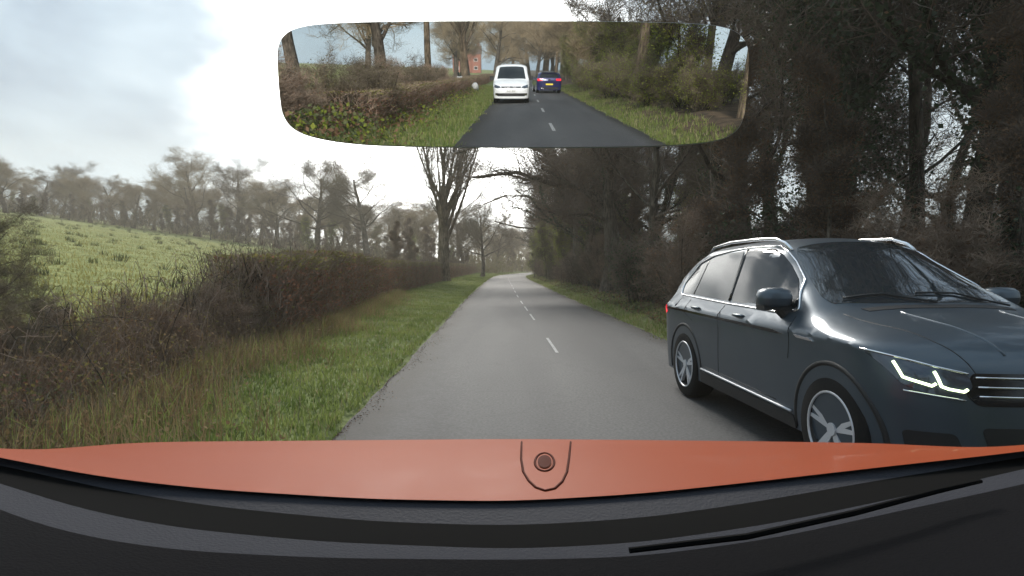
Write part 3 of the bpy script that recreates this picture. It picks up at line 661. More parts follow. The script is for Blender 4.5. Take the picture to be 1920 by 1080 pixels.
# ragged bramble mass that takes over from the clipped hedge near the camera
def bramble_mass():
    rs_ = np.random.RandomState(44); n = 52000
    y = 2.4+10.2*rs_.rand(n); hx = np.interp(y, [0, 5, 9, 18], [-3.6, -3.8, -4.3, -5.0]); x = hx-.35+rs_.normal(size=n)*.48
    H = np.interp(y, [2, 4.5, 6, 8, 10, 12.6], [.45, .62, .80, 1.02, 1.28, 1.5])*(.80+.22*np.sin(y*2.1+x*1.3)+.14*np.sin(y*5.7-x*3)+.08*np.sin(y*11+2*x))
    H *= np.exp(-((x-hx+.35)/.95)**2)
    u = rs_.rand(n); t = u**.85; z = H*t
    C = np.stack([x, y, ground(x, y)+z], 1)
    d = np.stack([rs_.normal(size=n)*.55, rs_.normal(size=n)*.55, np.abs(rs_.normal(size=n))*.8+.15], 1); d /= np.linalg.norm(d, axis=1, keepdims=True); d *= (rs_.uniform(.06, .24, n)*(1+.9*(rs_.rand(n) < .05)))[:, None]
    wv = np.cross(d, rs_.normal(size=(n, 3))); wv *= (rs_.uniform(.0010, .0030, n)/np.linalg.norm(wv, axis=1))[:, None]
    V1 = np.stack([C-wv, C+wv, C+d+wv*.4, C+d-wv*.4], 1).reshape(-1, 3); F1 = np.arange(n*4).reshape(n, 4)
    q = rs_.choice(n, 15000, replace=False); V2, F2 = rand_rot_quads(C[q]+d[q]*.8, .034, rs_, .65)
    # long arching stems
    st = []
    for k in range(260):
        yy_ = 2.6+9.8*rs_.rand(); h0 = float(np.interp(yy_, [2, 4.5, 6, 8, 10, 12.6], [.45, .62, .80, 1.02, 1.28, 1.5])); x0 = hedge_x(yy_)-.35+rs_.normal()*.35; a_ = rs_.uniform(0, 6.28); L_ = rs_.uniform(.3, .9)
        pts = np.array([(x0+math.cos(a_)*L_*t_, yy_+math.sin(a_)*L_*t_, gz(x0, yy_)+h0*rs_.uniform(.95, 1.05)*1.25*math.sin(min(1, t_*1.15+.05)*math.pi*.62)) for t_ in np.linspace(0, 1, 7)])
        st.append((pts, np.linspace(.0055, .0018, 7)))
    V3, F3, _ = fast_tubes(st, 4, '', None)
    me = mesh_np('bramble_hedge', np.concatenate([V1, V2, V3]), np.concatenate([F1, F2+len(V1), F3+len(V1)+len(V2)]), M_twigh)
    for m_ in (M_straw, M_hedgegreen, M_redleaf, M_bark): me.materials.append(m_)
    mi = np.concatenate([rs_.choice([0, 1], n, p=[.72, .28]), rs_.choice([1, 2, 3], len(F2), p=[.3, .4, .3]), np.where(np.arange(len(F3)) % 96 < 60, 0, 4)])
    me.polygons.foreach_set('material_index', mi.astype(np.int32)); link('bramble_thicket', me, kind='stuff', label='ragged brown brambles and bare stems taking over from the clipped hedge nearby', category='brambles')
M_straw = mat('dead_bracken', (.20, .13, .07), .8, col2=(.34, .25, .14), scale=2.2, spec=.08, transl=.3)
bramble_mass()
# brambles / dead stalks along hedge foot
def scatter_blades(name, pts, hgt, wid, lean, m, seed, two=False, m2=None, frac=.3, straight=False):
    rs = np.random.RandomState(seed); n = len(pts)
    a = rs.uniform(0, 2*np.pi, n); l = lean*np.abs(rs.normal(size=n)); h = hgt*rs.uniform(.45, 1.25, n)
    d = np.stack([np.cos(a)*l, np.sin(a)*l, np.ones(n)], 1)*h[:, None]
    b = a+np.pi/2+rs.normal(size=n)*.5; w = np.stack([np.cos(b), np.sin(b), 0*b], 1)*(wid*rs.uniform(.6, 1.3, n))[:, None]
    P = np.array(pts); mid = P+d*np.array([.46, .46, .56])
    V = np.stack([P-w, P+w, mid+w*.7, P+d, mid-w*.7], 1).reshape(-1, 3)
    F5 = np.arange(n*5).reshape(n, 5)
    if straight:
        V = np.stack([P-w, P+w, P+d+w*.3, P+d-w*.3], 1).reshape(-1, 3); F5 = np.arange(n*4).reshape(n, 4)
    me = mesh_np(name, V, F5, m)
    if m2: 
        me.materials.append(m2); me.polygons.foreach_set('material_index', (rs.rand(n) < frac).astype(np.int32))
    return me
rs = np.random.RandomState(5)
M_grass = mat('verge_grass_blades', (.125, .175, .045), .6, col2=(.25, .29, .09), scale=1.6, spec=.12, transl=.5)
M_grassy = mat('straw_grass_blades', (.24, .22, .10), .7, col2=(.34, .30, .17), scale=2, spec=.1, transl=.4)
def verge_points(n, y0, y1, side):
    t = rs.rand(n)**1.6; y = y0+(y1-y0)*t
    c = np.interp(y, _ys, _rcs)
    if side < 0:
        hx = np.interp(y, [-80, -20, 0, 5, 9, 18, 30, 55, 100, 140], [-2.9, -3.5, -4.2, -4.4, -4.6, -5.1, -6.2, -6.6, -7.2, -7.0])+.25
        e0 = c-HW+.05+.10*np.sin(y*1.9)+.06*np.sin(y*5.3); x = hx+(e0-hx)*rs.rand(n)
    else:
        e0 = c+HW-.02-.10*np.sin(y*1.7)-.05*np.sin(y*4.9); x = e0+rs.rand(n)**1.3*(1.6)
    return x, y
x, y = verge_points(85000, 2.5, 60, -1); z = ground(x, y)
P = np.stack([x, y, z-.01], 1)
link('verge_grass', scatter_blades('verge_grass', P, .080, .0075, .45, M_grass, 1, m2=M_grassy, frac=.10), kind='stuff', label='short green grass on the left verge', category='grass')
x, y = verge_points(18000, 55, 130, -1); P = np.stack([x, y, ground(x, y)-.01], 1)
link('verge_grass', scatter_blades('verge_grass_far', P, .15, .03, .4, M_grass, 2, straight=True), kind='stuff', label='green grass of the left verge far ahead', category='grass')
x, y = verge_points(28000, 6, 90, 1); P = np.stack([x, y, ground(x, y)-.01], 1)
link('verge_grass', scatter_blades('verge_grass_right', P, .10, .010, .5, M_grass, 3, straight=True, m2=M_grassy, frac=.35), kind='stuff', label='thin grass strip at the foot of the wood', category='grass')
# rear verges for the mirror
x, y = verge_points(22000, -4, -60, -1); P = np.stack([x, y, ground(x, y)-.01], 1)
link('verge_grass', scatter_blades('verge_grass_rear', P, .12, .014, .5, M_grass, 4, straight=True, m2=M_grassy, frac=.15), kind='stuff', label='bright grass verge behind, seen in the mirror left of the van', category='grass')
x, y = verge_points(14000, -4, -60, 1); P = np.stack([x, y, ground(x, y)-.01], 1)
link('verge_grass', scatter_blades('verge_grass_rear_right', P, .12, .014, .5, M_grass, 6, straight=True, m2=M_grassy, frac=.25), kind='stuff', label='grass strip behind on the wood side, seen in the mirror', category='grass')
# ground herbs / brambles at the hedge foot (leafy), stuff
n = 34000; y = 2.2+(16-2.2)*rs.rand(n)**1.0; hx = np.array([hedge_x(v) for v in y]); x = hx+rs.normal(size=n)*.42-.15
prof = .42*np.exp(-((x-hx+.2)/.7)**2)
z = ground(x, y)+rs.rand(n)*prof
v_, f_ = rand_rot_quads(np.stack([x, y, z], 1), .036, rs, .7)
me = mesh_np('bramble', v_, f_, M_bramble); me.materials.append(M_hedgeleaf); me.materials.append(M_hedgegreen)
me.polygons.foreach_set('material_index', rs.choice([0, 1, 2], n, p=[.5, .28, .22]).astype(np.int32))
link('undergrowth', me, kind='stuff', label='low brambles and dead leaves along the foot of the near hedge', category='undergrowth')
# dead stalks
n = 5000; y = 2.2+(22-2.2)*rs.rand(n)**1.2; x = np.array([hedge_x(v) for v in y])+rs.normal(size=n)*.5
P = np.stack([x, y, ground(x, y)], 1)
M_stalk = mat('dead_stalks', (.16, .125, .085), .9, col2=(.24, .18, .11), scale=2)
link('undergrowth', scatter_blades('dead_stalks', P, .42, .0022, .45, M_stalk, 9, straight=True, m2=M_twigd, frac=.4), kind='stuff', label='dry upright stalks standing in the near hedge foot', category='undergrowth')
n = 26000; y = 2.0+(16-2.0)*rs.rand(n)**1.0; hx = np.array([hedge_x(v) for v in y]); x = hx+rs.normal(size=n)*.45-.2
P = np.stack([x, y, ground(x, y)+rs.rand(n)*.35*np.exp(-((x-hx+.2)/.6)**2)], 1)
link('undergrowth', scatter_blades('dead_tangle', P, .26, .0016, 1.1, M_twigh, 19, straight=True, m2=M_stalk, frac=.4), kind='stuff', label='tangle of dead stems in the near hedge foot', category='undergrowth')
# straw and dead bracken softening the foot of the near hedge
n = 22000; y = 2.0+(26-2.0)*rs.rand(n)**1.1; hx = np.array([hedge_x(v) for v in y]); x = hx+.35+np.abs(rs.normal(size=n))*.42*(1+.5*np.sin(y*1.7))
P = np.stack([x, y, ground(x, y)-.01], 1)
M_straw = mat('dead_bracken', (.20, .13, .07), .8, col2=(.34, .25, .14), scale=2.2, spec=.08, transl=.3)
link('undergrowth', scatter_blades('dead_bracken', P, .30, .0035, .55, M_straw, 29, m2=M_grass, frac=.35, straight=True), kind='stuff', label='straw-coloured dead bracken along the foot of the left hedge', category='undergrowth')
v_, f_ = rand_rot_quads(np.stack([x, y, ground(x, y)+rs.rand(n)*.22], 1)[:9000], .04, rs, .6)
me = mesh_np('bracken_leaves', v_, f_, M_straw); link('undergrowth', me, kind='stuff', label='small dead leaves caught along the foot of the left hedge', category='undergrowth')
# brambly rear bank for the mirror
n = 16000; y = -4-45*rs.rand(n); hx = np.array([hedge_x(v) for v in y]); x = hx-.4+rs.normal(size=n)*.8; z = ground(x, y)+rs.rand(n)*.7*np.exp(-((x-hx+.6)/1.0)**2)
v_, f_ = rand_rot_quads(np.stack([x, y, z], 1), .11, rs, .7)
me = mesh_np('bramble_rear', v_, f_, M_bramble); me.materials.append(M_redleaf); me.materials.append(M_spring)
me.polygons.foreach_set('material_index', rs.choice([0, 1, 2], n, p=[.45, .3, .25]).astype(np.int32))
link('undergrowth', me, kind='stuff', label='mixed brambles on the bank behind, seen in the mirror', category='undergrowth')
# leaf litter under the wood
n = 36000; y = 5+70*rs.rand(n)**1.5; x = np.interp(y, _ys, _rcs)+HW+.6+rs.rand(n)**1.2*9; z = ground(x, y)+.02+rs.rand(n)*.05
v_, f_ = rand_rot_quads(np.stack([x, y, z], 1), .09, rs, .7, up=.6)
me = mesh_np('leaf_litter', v_, f_, M_redleaf); me.materials.append(M_bramble); me.materials.append(M_ivy)
me.polygons.foreach_set('material_index', rs.choice([0, 1, 2], n, p=[.5, .3, .2]).astype(np.int32))
link('leaf_litter', me, kind='stuff', label='brown fallen leaves and low ivy on the wood floor', category='leaf litter')
# twigs, mud crumbs and leaves along both edges of the tarmac
n = 11000; y = 3+70*rs.rand(n)**1.5; sd_ = rs.rand(n) < .6; o_ = np.abs(rs.normal(size=n))*.07*(1.3+np.sin(y*2.3)+.6*np.sin(y*.7))
x = np.interp(y, _ys, _rcs)+np.where(sd_, -(HW-.02)+o_, (HW-.02)-o_*1.4)
v_, f_ = rand_rot_quads(np.stack([x, y, 0*y+.012+.03*(1-((HW-o_)/HW)**2)], 1), .015, rs, .6, up=.85)
me = mesh_np('edge_litter', v_, f_, M_redleaf); me.materials.append(M_bark)
me.polygons.foreach_set('material_index', rs.choice([0, 1], n, p=[.45, .55]).astype(np.int32))
link('leaf_litter', me, kind='stuff', label='dead leaves and mud crumbs along the edges of the tarmac', category='leaf litter')
# field: rushy tussocks
n = 420; y = 12+100*rs.rand(n)**.8; x = -8.5-rs.rand(n)*(.95*y+4); x += 2.2*np.sin(y*.35); y = y+2.5*np.sin(x*.23)
k = 26; cx = np.repeat(x, k)+rs.normal(size=n*k)*.16; cy = np.repeat(y, k)+rs.normal(size=n*k)*.14
P = np.stack([cx, cy, ground(cx, cy)-.02], 1)
M_rush = mat('dark_rush_tussocks', (.085, .10, .030), .8, col2=(.17, .18, .06), scale=.6, spec=.1)
link('field_tussocks', scatter_blades('tussocks', P, .26, .02, .6, M_rush, 12, straight=True), kind='stuff', label='dark rushy tussocks dotted over the sloping field', category='grass')
n = 45000; y = 9+70*rs.rand(n)**1.4; x = -7.2-rs.rand(n)**1.2*(.9*y+3)
P = np.stack([x, y, ground(x, y)-.02], 1)
M_fieldg = mat('field_grass_blades', (.21, .20, .050), .7, col2=(.36, .325, .12), scale=.35, spec=.08, transl=.4)
link('field_grass', scatter_blades('field_grass', P, .13, .02, .5, M_fieldg, 13, straight=True), kind='stuff', label='pale green grass of the sloping field', category='grass')
# distant scrub below the far tree line (one mass)
G7 = 'bushes below the far tree line'
for i in range(52):
    px_ = -30+i*17.5+rng.uniform(-6, 6); y_ = rng.uniform(96, 112) if px_ < 560 else rng.uniform(76, 100)
    plant(rng.choice(['young0', 'young1', 'young0', 'spring0']), at(px_, y_), y_, rng.uniform(.45, .72 if px_ < 340 else .95), None, far_label(px_, 200).replace('hazy tree of the second rank', 'low brown scrub'), cat='bush', group=G7, name='bush')
for i in range(22):
    y_ = 52+i*4.5; x_ = -8.2+rng.uniform(-3, .5)
    plant(rng.choice(['young0', 'young1', 'bush0']), x_, y_, rng.uniform(.4, .62), None, 'low brown scrub standing behind the far end of the clipped hedge', cat='bush', group='bushes behind the far end of the hedge', name='bush')
for i in range(18):
    y_ = 130+i*5; x_ = rc(y_)-rng.uniform(3.6, 7)
    plant(rng.choice(['young0', 'young1', 'holly0']), x_, y_, rng.uniform(.5, .9), None, 'dark scrub closing the view on the outside of the bend', cat='bush', group='bushes outside the bend', name='bush')

# scrub and saplings filling in under the far trees, one mass
def scrub(name, X_, Y_, h, m, seed, label, w=.035, m2=None):
    rs_ = np.random.RandomState(seed); n = len(X_)
    base = ground(X_, Y_); hh = h*(.55+.45*np.sin(X_*.9+Y_*.31)*np.sin(X_*.23-Y_*.17+1))*rs_.rand(n)**.8
    C = np.stack([X_, Y_, base+hh], 1); d = rs_.normal(size=(n, 3))*.5; d[:, 2] = np.abs(d[:, 2])+.5; d *= rs_.uniform(.4, 1.1, n)[:, None]
    wv = np.cross(d, rs_.normal(size=(n, 3))); wv *= (w*rs_.uniform(.4, 1, n)/np.linalg.norm(wv, axis=1))[:, None]
    V = np.stack([C-wv, C+wv, C+d+wv*.3, C+d-wv*.3], 1).reshape(-1, 3)
    me = mesh_np(name, V, np.arange(n*4).reshape(n, 4), m)
    if m2: me.materials.append(m2); me.polygons.foreach_set('material_index', (rs_.rand(n) < .35).astype(np.int32))
    link(name, me, kind='stuff', label=label, category='scrub')
rs = np.random.RandomState(77)
n = 26000; px_ = rs.uniform(-120, 860, n); Y_ = np.where(px_ < 560, rs.uniform(99, 116, n), rs.uniform(82, 112, n)); X_ = (px_-960)/FPX*Y_
scrub('far_scrub', X_, Y_, 3.6, M_twigw, 1, 'brown scrub filling in below the trees beyond the field', .045, M_twig)
n = 16000; Y_ = rs.uniform(104, 235, n); X_ = np.interp(Y_, _ys, _rcs)-HW-1.0-rs.rand(n)*7
scrub('bend_scrub', X_, Y_, 5.0, M_twigw, 2, 'brown scrub closing the view on the outside of the bend', .06, M_hedgegreen)
n = 14000; Y_ = rs.uniform(22, 125, n); X_ = np.interp(Y_, _ys, _rcs)+HW+1.7+rs.rand(n)**1.5*6
scrub('wood_edge_scrub', X_, Y_, 2.2, M_twigd, 3, 'low brown brush along the foot of the wood', .02, M_budleaf)
# --- behind the camera, seen in the mirror
plant('oak0', -6.2, -30, .80, .6, 'large bare oak above the hedge, seen in the mirror left of the van', name='oak_tree')
plant('oak2', -7.0, -20, .60, 1.6, 'thin bare tree at the left in the mirror', name='tree')
plant('broom0', -4.5, -62, .95, 1.6, 'tall fan-branched tree seen in the mirror just above the van', name='tree')
plant('pale0', -5.5, -42, 1.1, .6, 'bare grey trunk seen in the mirror between the oak and the van', name='tree')
plant('oak1', -12, -52, .7, 2.6, 'bare field tree seen in the mirror beyond the hedge', name='tree')
G8 = 'trees lining the lane behind, seen in the mirror'
for i in range(30):
    y_ = -9-i*3.6+rw.uniform(-.8, .8); x_ = rc(y_)+HW+rw.uniform(1.8, 9)
    plant(rw.choice(['pale0', 'pale0', 'pole2', 'oakb0', 'oakb1']), x_, y_, rw.uniform(.75, 1.1), None, 'tree in the budding wood behind, reflected in the mirror', group=G8)
for i in range(26):
    y_ = -8-i*3.0+rw.uniform(-.8, .8); x_ = rc(y_)+HW+rw.uniform(2.0, 8)
    plant(rw.choice(['spring0']), x_, y_, rw.uniform(.6, .95), None, 'leafy green young tree reflected at the right of the mirror', group='young green trees behind, seen in the mirror', name='young_tree')
plant('pale0', rc(-15)+HW+2.6, -15, 1.0, .9, 'tall pale trunk reflected near the right end of the mirror', name='tree')
plant('pale0', rc(-27)+HW+1.9, -27, 1.1, 2.9, 'leaning warm-barked trunk reflected right of the yellow-green bush', name='tree', tilt=(0, R(-4)))
plant('bush2', rc(-40)+HW+1.4, -41, .9, None, 'bright yellow-green bush reflected beside the blue car', cat='bush', name='bush')
for i in range(34):
    y_ = -8-i*1.6+rw.uniform(-.8, .8); x_ = rc(y_)+HW+rw.uniform(1.6, 4.5)
    plant(rw.choice(['bush2']), x_-.3, y_, rw.uniform(.6, 1.1), None, 'green bush beside the lane behind, reflected at the right of the mirror', cat='bush', group='green bushes behind, seen in the mirror', name='bush')
for i in range(14):
    y_ = -100-rw.uniform(0, 50); x_ = rc(-100)+rw.uniform(-16, 14)
    plant(rw.choice(['oakb0', 'oakb1', 'oak1']), x_, y_, rw.uniform(.9, 1.1), None, 'distant tree closing the lane behind, reflected in the mirror', group='distant trees behind, seen in the mirror')
for i in range(16):
    y_ = -7-i*1.9; x_ = hedge_x(y_)-1.0+rw.uniform(-.8, .6)
    plant(rw.choice(['bush0', 'bush1', 'bush2', 'bush1']), x_, y_, rw.uniform(.6, .95), None, 'scrubby bush on the bank behind, seen in the mirror', cat='bush', group='bushes on the bank behind, seen in the mirror', name='bush')

# ------------------------------------------------------------------ vehicles
class CarShape:
    """implicit closed body: half width hw(u, v); u along the car (0 = rear axle, + forward), v height"""
    def __init__(s, u0, u1, Wd, T, bot, belt, tumble, capd, nose=.5, tail=.35, pw=2.6, shoulder=0.0):
        s.shoulder = shoulder
        s.u0, s.u1, s.W, s.T, s.bot, s.belt, s.tumble, s.capd, s.nose, s.tail, s.pw = u0, u1, Wd, T, bot, belt, tumble, capd, nose, tail, pw
        us = np.linspace(u0, u1, 220); raw = np.interp(us, [p[0] for p in T], [p[1] for p in T])
        k = np.hanning(13); k /= k.sum(); s.us = us; s.top = np.convolve(np.pad(raw, 6, mode='edge'), k, 'valid')
    def top_z(s, u): return float(np.interp(u, s.us, s.top))
    def plan(s, u, v):
        # rounded plan outline, ends bulge at bumper height
        ub = s.u1-.10*max(0, (v-.62)/.4)**2 if v < 1.2 else s.u1
        a = (u-(ub-s.nose))/s.nose; b = ((s.u0+s.tail)-u)/s.tail
        w = 1.0
        if a > 0: w *= max(0.0, 1-min(a, 1)**3.2)**(1/2.3)
        if b > 0: w *= max(0.0, 1-min(b, 1)**4)**(1/3.0)
        return w
    def hw(s, u, v):
        T = s.top_z(u)
        if v >= T: return 0.0
        side = 1-s.tumble*max(0, (v-s.belt))/(max(T, s.belt+.3)-s.belt+1e-6)*min(1, max(0, (T-s.belt))/.5)
        side *= 1-.035*(max(0, s.belt-.15-v)/(s.belt-.15-s.bot))**2
        if s.shoulder: q_ = min(1, max(0, (v-s.belt+.12)/.17)); side *= 1-s.shoulder*q_*q_*(3-2*q_)
        side *= 1+.012*math.exp(-((v-s.belt+.10)/.05)**2)
        cd_ = min(s.capd, T-s.bot-.05); q = (v-(T-cd_))/cd_
        cap = 1.0 if q <= 0 else max(0, 1-q**s.pw)**(1/s.pw)
        return s.W*s.plan(u, v)*side*cap
    def side(s, u, v, sg=1, off=0): return Vector((sg*(s.hw(u, v)+off), u, v))
    def topp(s, u, w, off=0):
        lo, hi = s.bot, s.top_z(u)
        for _ in range(34):
            m = (lo+hi)/2
            # find highest v with hw >= |w|
            if s.hw(u, m) >= abs(w) or m < s.top_z(u)-s.capd*1.0-.0: lo = m
            else: hi = m
        return Vector((w, u, lo+off))
    def front(s, w, v, off=0):
        lo, hi = (s.u0+s.u1)/2, s.u1+.05
        for _ in range(30):
            m = (lo+hi)/2
            if s.hw(m, v) > abs(w): lo = m
            else: hi = m
        return Vector((w, lo+off, v))
    def rear(s, w, v, off=0):
        hi, lo = (s.u0+s.u1)/2, s.u0-.02
        for _ in range(30):
            m = (lo+hi)/2
            if s.hw(m, v) > abs(w): hi = m
            else: lo = m
        return Vector((w, hi-off, v))
    def body(s, wheels, rw, m, parent, name='body'):
        us = list(s.u0+(s.u1-s.u0)*(.5-.5*np.cos(np.linspace(0.0, math.pi, 120))))
        us[0] = s.u0+.002; us[-1] = s.u1-.002
        ring = []
        nv = 34
        for u in us:
            T = s.top_z(u); row = []
            cdp = min(s.capd, T-s.bot-.05)
            vs = list(np.linspace(s.bot, T-cdp, 18))+[T-cdp+cdp*math.sin(t)**.8 for t in np.linspace(0.06, math.pi/2, 17)]
            for v in vs: row.append((s.hw(u, v), v))
            ring.append((u, row))
        V = []; n = len(ring[0][1])
        for u, row in ring:
            for w, v in row: V.append((w, u, v))
            for w, v in reversed(row): V.append((-w, u, v))
        k = 2*n; F = []
        for i in range(len(us)-1):
            for j in range(k): F.append((i*k+j, i*k+(j+1) % k, (i+1)*k+(j+1) % k, (i+1)*k+j))
        F.append(tuple(range(k-1, -1, -1))); F.append(tuple((len(us)-1)*k+j for j in range(k)))
        me = bpy.data.meshes.new(name); me.from_pydata(V, [], F)
        bm = bmesh.new(); bm.from_mesh(me); bmesh.ops.remove_doubles(bm, verts=bm.verts[:], dist=.0008); bmesh.ops.recalc_face_normals(bm, faces=bm.faces[:]); bm.to_mesh(me); bm.free()
        o = link(name, me, parent, m)
        # wheel wells
        cm = MB()
        for u in wheels:
            for sg in (1, -1):
                pts = [(sg*(s.W+.2), u, .36), (sg*(s.W-.30), u, .36)]; cm.tube(pts, rw, 40)
        co = cm.build('cutter', M_dark)
        md = o.modifiers.new('b', 'BOOLEAN'); md.operation = 'DIFFERENCE'; md.object = co; md.solver = 'EXACT'
        dg = bpy.context.evaluated_depsgraph_get(); ev = o.evaluated_get(dg)
        nm = bpy.data.meshes.new_from_object(ev); o.modifiers.clear(); o.data = nm; bpy.data.objects.remove(co)
        if len(nm.materials) == 0: nm.materials.append(m)
        nm.polygons.foreach_set('use_smooth', np.ones(len(nm.polygons), dtype=bool))
        nm.set_sharp_from_angle(angle=R(35))
        return o
    def patch(s, kind, poly, name, m, parent, off=.004, th=.006, cuts=.06, sg=1, props=None):
        """closed shell cut to a polygon and laid on the body; kind side (u,v), top (u,w), front/rear (w,v)"""
        bm = bmesh.new(); vs = [bm.verts.new((p[0], p[1], 0)) for p in poly]; bm.faces.new(vs)
        mn = [min(p[i] for p in poly) for i in (0, 1)]; mxx = [max(p[i] for p in poly) for i in (0, 1)]
        for ax in (0, 1):
            q = mn[ax]+cuts*.7
            while q < mxx[ax]-1e-4:
                co = [0, 0, 0]; co[ax] = q; no = [0, 0, 0]; no[ax] = 1
                bmesh.ops.bisect_plane(bm, geom=bm.verts[:]+bm.edges[:]+bm.faces[:], plane_co=co, plane_no=no, dist=1e-5); q += cuts
        bm.verts.ensure_lookup_table()
        P0, P1 = [], []
        for v in bm.verts:
            a, b = v.co.x, v.co.y
            f = {'side': lambda o_: s.side(a, b, sg, o_), 'top': lambda o_: s.topp(a, b, o_), 'front': lambda o_: s.front(a, b, o_), 'rear': lambda o_: s.rear(a, b, o_)}[kind]
            P0.append(f(off-th)); P1.append(f(off))
        idx = {v: i for i, v in enumerate(bm.verts)}; n = len(P0); F = []
        for f in bm.faces:
            l = [idx[v] for v in f.verts]; F.append(tuple(i+n for i in l)); F.append(tuple(reversed(l)))
        for e_ in bm.edges:
            if len(e_.link_faces) == 1: a, b = idx[e_.verts[0]], idx[e_.verts[1]]; F.append((a, b, b+n, a+n))
        bm.free()
        me = bpy.data.meshes.new(name); me.from_pydata([tuple(p) for p in P0+P1], [], F); me.update()
        bm = bmesh.new(); bm.from_mesh(me); bmesh.ops.recalc_face_normals(bm, faces=bm.faces[:]); bm.to_mesh(me); bm.free()
        me.polygons.foreach_set('use_smooth', np.ones(len(me.polygons), dtype=bool)); me.set_sharp_from_angle(angle=R(40))
        return link(name, me, parent, m, **(props or {}))
    def line(s, kind, pts, r, name, m, parent, off=.004, sg=1, closed=False, n=6, sub=6, flat=None):
        P = []
        L = list(pts)+([pts[0]] if closed else [])
        for i in range(len(L)-1):
            for k in range(sub):
                t = k/sub; P.append((lerp(L[i][0], L[i+1][0], t), lerp(L[i][1], L[i+1][1], t)))
        if not closed: P.append(L[-1])
        Q = []
        for a, b in P:
            Q.append({'side': lambda: s.side(a, b, sg, off), 'top': lambda: s.topp(a, b, off), 'front': lambda: s.front(a, b, off), 'rear': lambda: s.rear(a, b, off)}[kind]())
        mb = MB(); mb.tube(Q, r, n, closed=closed); return mb.build(name, m, parent, True)
def rounded(poly, r=.03, k=4):
    out_ = []; n = len(poly)
    for i in range(n):
        p, a, b = Vector(poly[i]).to_2d() if False else Vector((poly[i][0], poly[i][1])), Vector((poly[i-1][0], poly[i-1][1])), Vector((poly[(i+1) % n][0], poly[(i+1) % n][1]))
        ra = min(r, (a-p).length*.45); rb = min(r, (b-p).length*.45)
        p0 = p+(a-p).normalized()*ra; p1 = p+(b-p).normalized()*rb
        for j in range(k+1):
            t = j/k; q = p0*(1-t)**2+p*2*t*(1-t)+p1*t*t; out_.append((q.x, q.y))
    return out_
M_dark = mat('black_plastic', (.012, .012, .013), .55, bump=.2, bscale=300)
M_tyre = mat('tyre_rubber', (.014, .014, .014), .9, bump=.3, bscale=120, spec=.15)
M_rim = mat('silver_alloy', (.62, .62, .64), .4, .35)
M_chrome = mat('bright_chrome_trim', (.80, .80, .82), .16, 1)
M_glass = mat('dark_car_glass', (.012, .015, .018), .03, spec=.4)
M_wind = mat('reflective_windscreen_glass', (.03, .035, .04), .02, spec=1.0, coat=1.0)
M_blue = mat('dark_blue_grey_metallic_paint', (.060, .080, .102), .40, .45, col2=(.070, .092, .114), scale=2.0, coat=.4)
M_black_gloss = mat('gloss_black', (.01, .01, .012), .15)
M_drl = mat('lit_daytime_lamp', (.9, .95, .8), .3, emit=(.82, 1.0, .58), estr=1.7)
M_lens = mat('headlamp_lens', (.06, .075, .10), .06, .3, coat=.8)
M_white = mat('white_van_paint', (.74, .75, .76), .35, coat=.7, col2=(.78, .79, .79), scale=1)
M_navy = mat('navy_blue_car_paint', (.012, .014, .085), .3, .2, coat=.9, col2=(.016, .02, .10), scale=1)
M_redlamp = mat('red_tail_lamp', (.45, .01, .02), .2, emit=(1, .03, .05), estr=.5)
M_plate_w = mat('white_number_plate', (.75, .75, .74), .4)
M_plate_y = mat('yellow_number_plate', (.75, .60, .05), .4)
M_text = mat('black_lettering', (.01, .01, .01), .6)
def wheel(parent, x, u, r, sg, name='wheel', spokes=5, rimr=None, width=.22, twin=True):
    w = empty(name, (0, 0, 0)); w.parent = parent; w.location = (x, u, r)
    rimr = rimr or r*.70
    tb = MB(); prof = [(rimr*.99, -.5), (r*.93, -.5), (r*.985, -.42), (r, -.25), (r, .25), (r*.985, .42), (r*.93, .5), (rimr*.99, .5)]
    n = 40; P = [[(prof[i][1]*width, math.cos(2*math.pi*j/n)*prof[i][0], math.sin(2*math.pi*j/n)*prof[i][0]) for j in range(n+1)] for i in range(len(prof))]
    tb.grid(P); tb.build('tyre', M_tyre, w, True)
    rb = MB(); prof = [(rimr, .5), (rimr*.95, .48), (rimr*.90, .30), (rimr*.90, -.45)]
    P = [[(sg*prof[i][1]*width, math.cos(2*math.pi*j/n)*prof[i][0], math.sin(2*math.pi*j/n)*prof[i][0]) for j in range(n+1)] for i in range(len(prof))]
    bb_ = MB(); bb_.grid(P); bb_.build('wheel_barrel', M_dark, w, True); rb.tube([(sg*.49*width, math.cos(2*math.pi*j/40)*rimr*.97, math.sin(2*math.pi*j/40)*rimr*.97) for j in range(40)], .009, 6, closed=True)
    xo = sg*width*.42
    for k in range(spokes):
        for dd in ((-.14, .14) if twin else (0,)):
            a = 2*math.pi*k/spokes+.3
            p0 = Vector((xo, math.cos(a)*rimr*.14, math.sin(a)*rimr*.14)); p1 = Vector((xo+sg*.01, math.cos(a+dd)*rimr*.93, math.sin(a+dd)*rimr*.93))
            t = (p1-p0).normalized(); sd_ = Vector((1, 0, 0)).cross(t).normalized()
            w0, w1 = (.022, .012) if twin else (.045, .05)
            V = []
            for p, ww in ((p0, w0), (p1, w1)):
                for s1 in (-1, 1):
                    for xx in (0, -sg*.035): V.append(p+sd_*s1*ww+Vector((xx, 0, 0)))
            rb.add(V, [(0, 2, 6, 4), (1, 5, 7, 3), (0, 4, 5, 1), (2, 3, 7, 6), (0, 1, 3, 2), (4, 6, 7, 5)])
    rb.tube([(xo-sg*.04, 0, 0), (xo+sg*.012, 0, 0)], rimr*.17, 16)
    rb.build('rim', M_rim, w)
    db = MB(); db.tube([(sg*width*.05, 0, 0), (sg*width*.12, 0, 0)], rimr*.72, 28); db.build('brake_disc', M_dark, w)
    return w
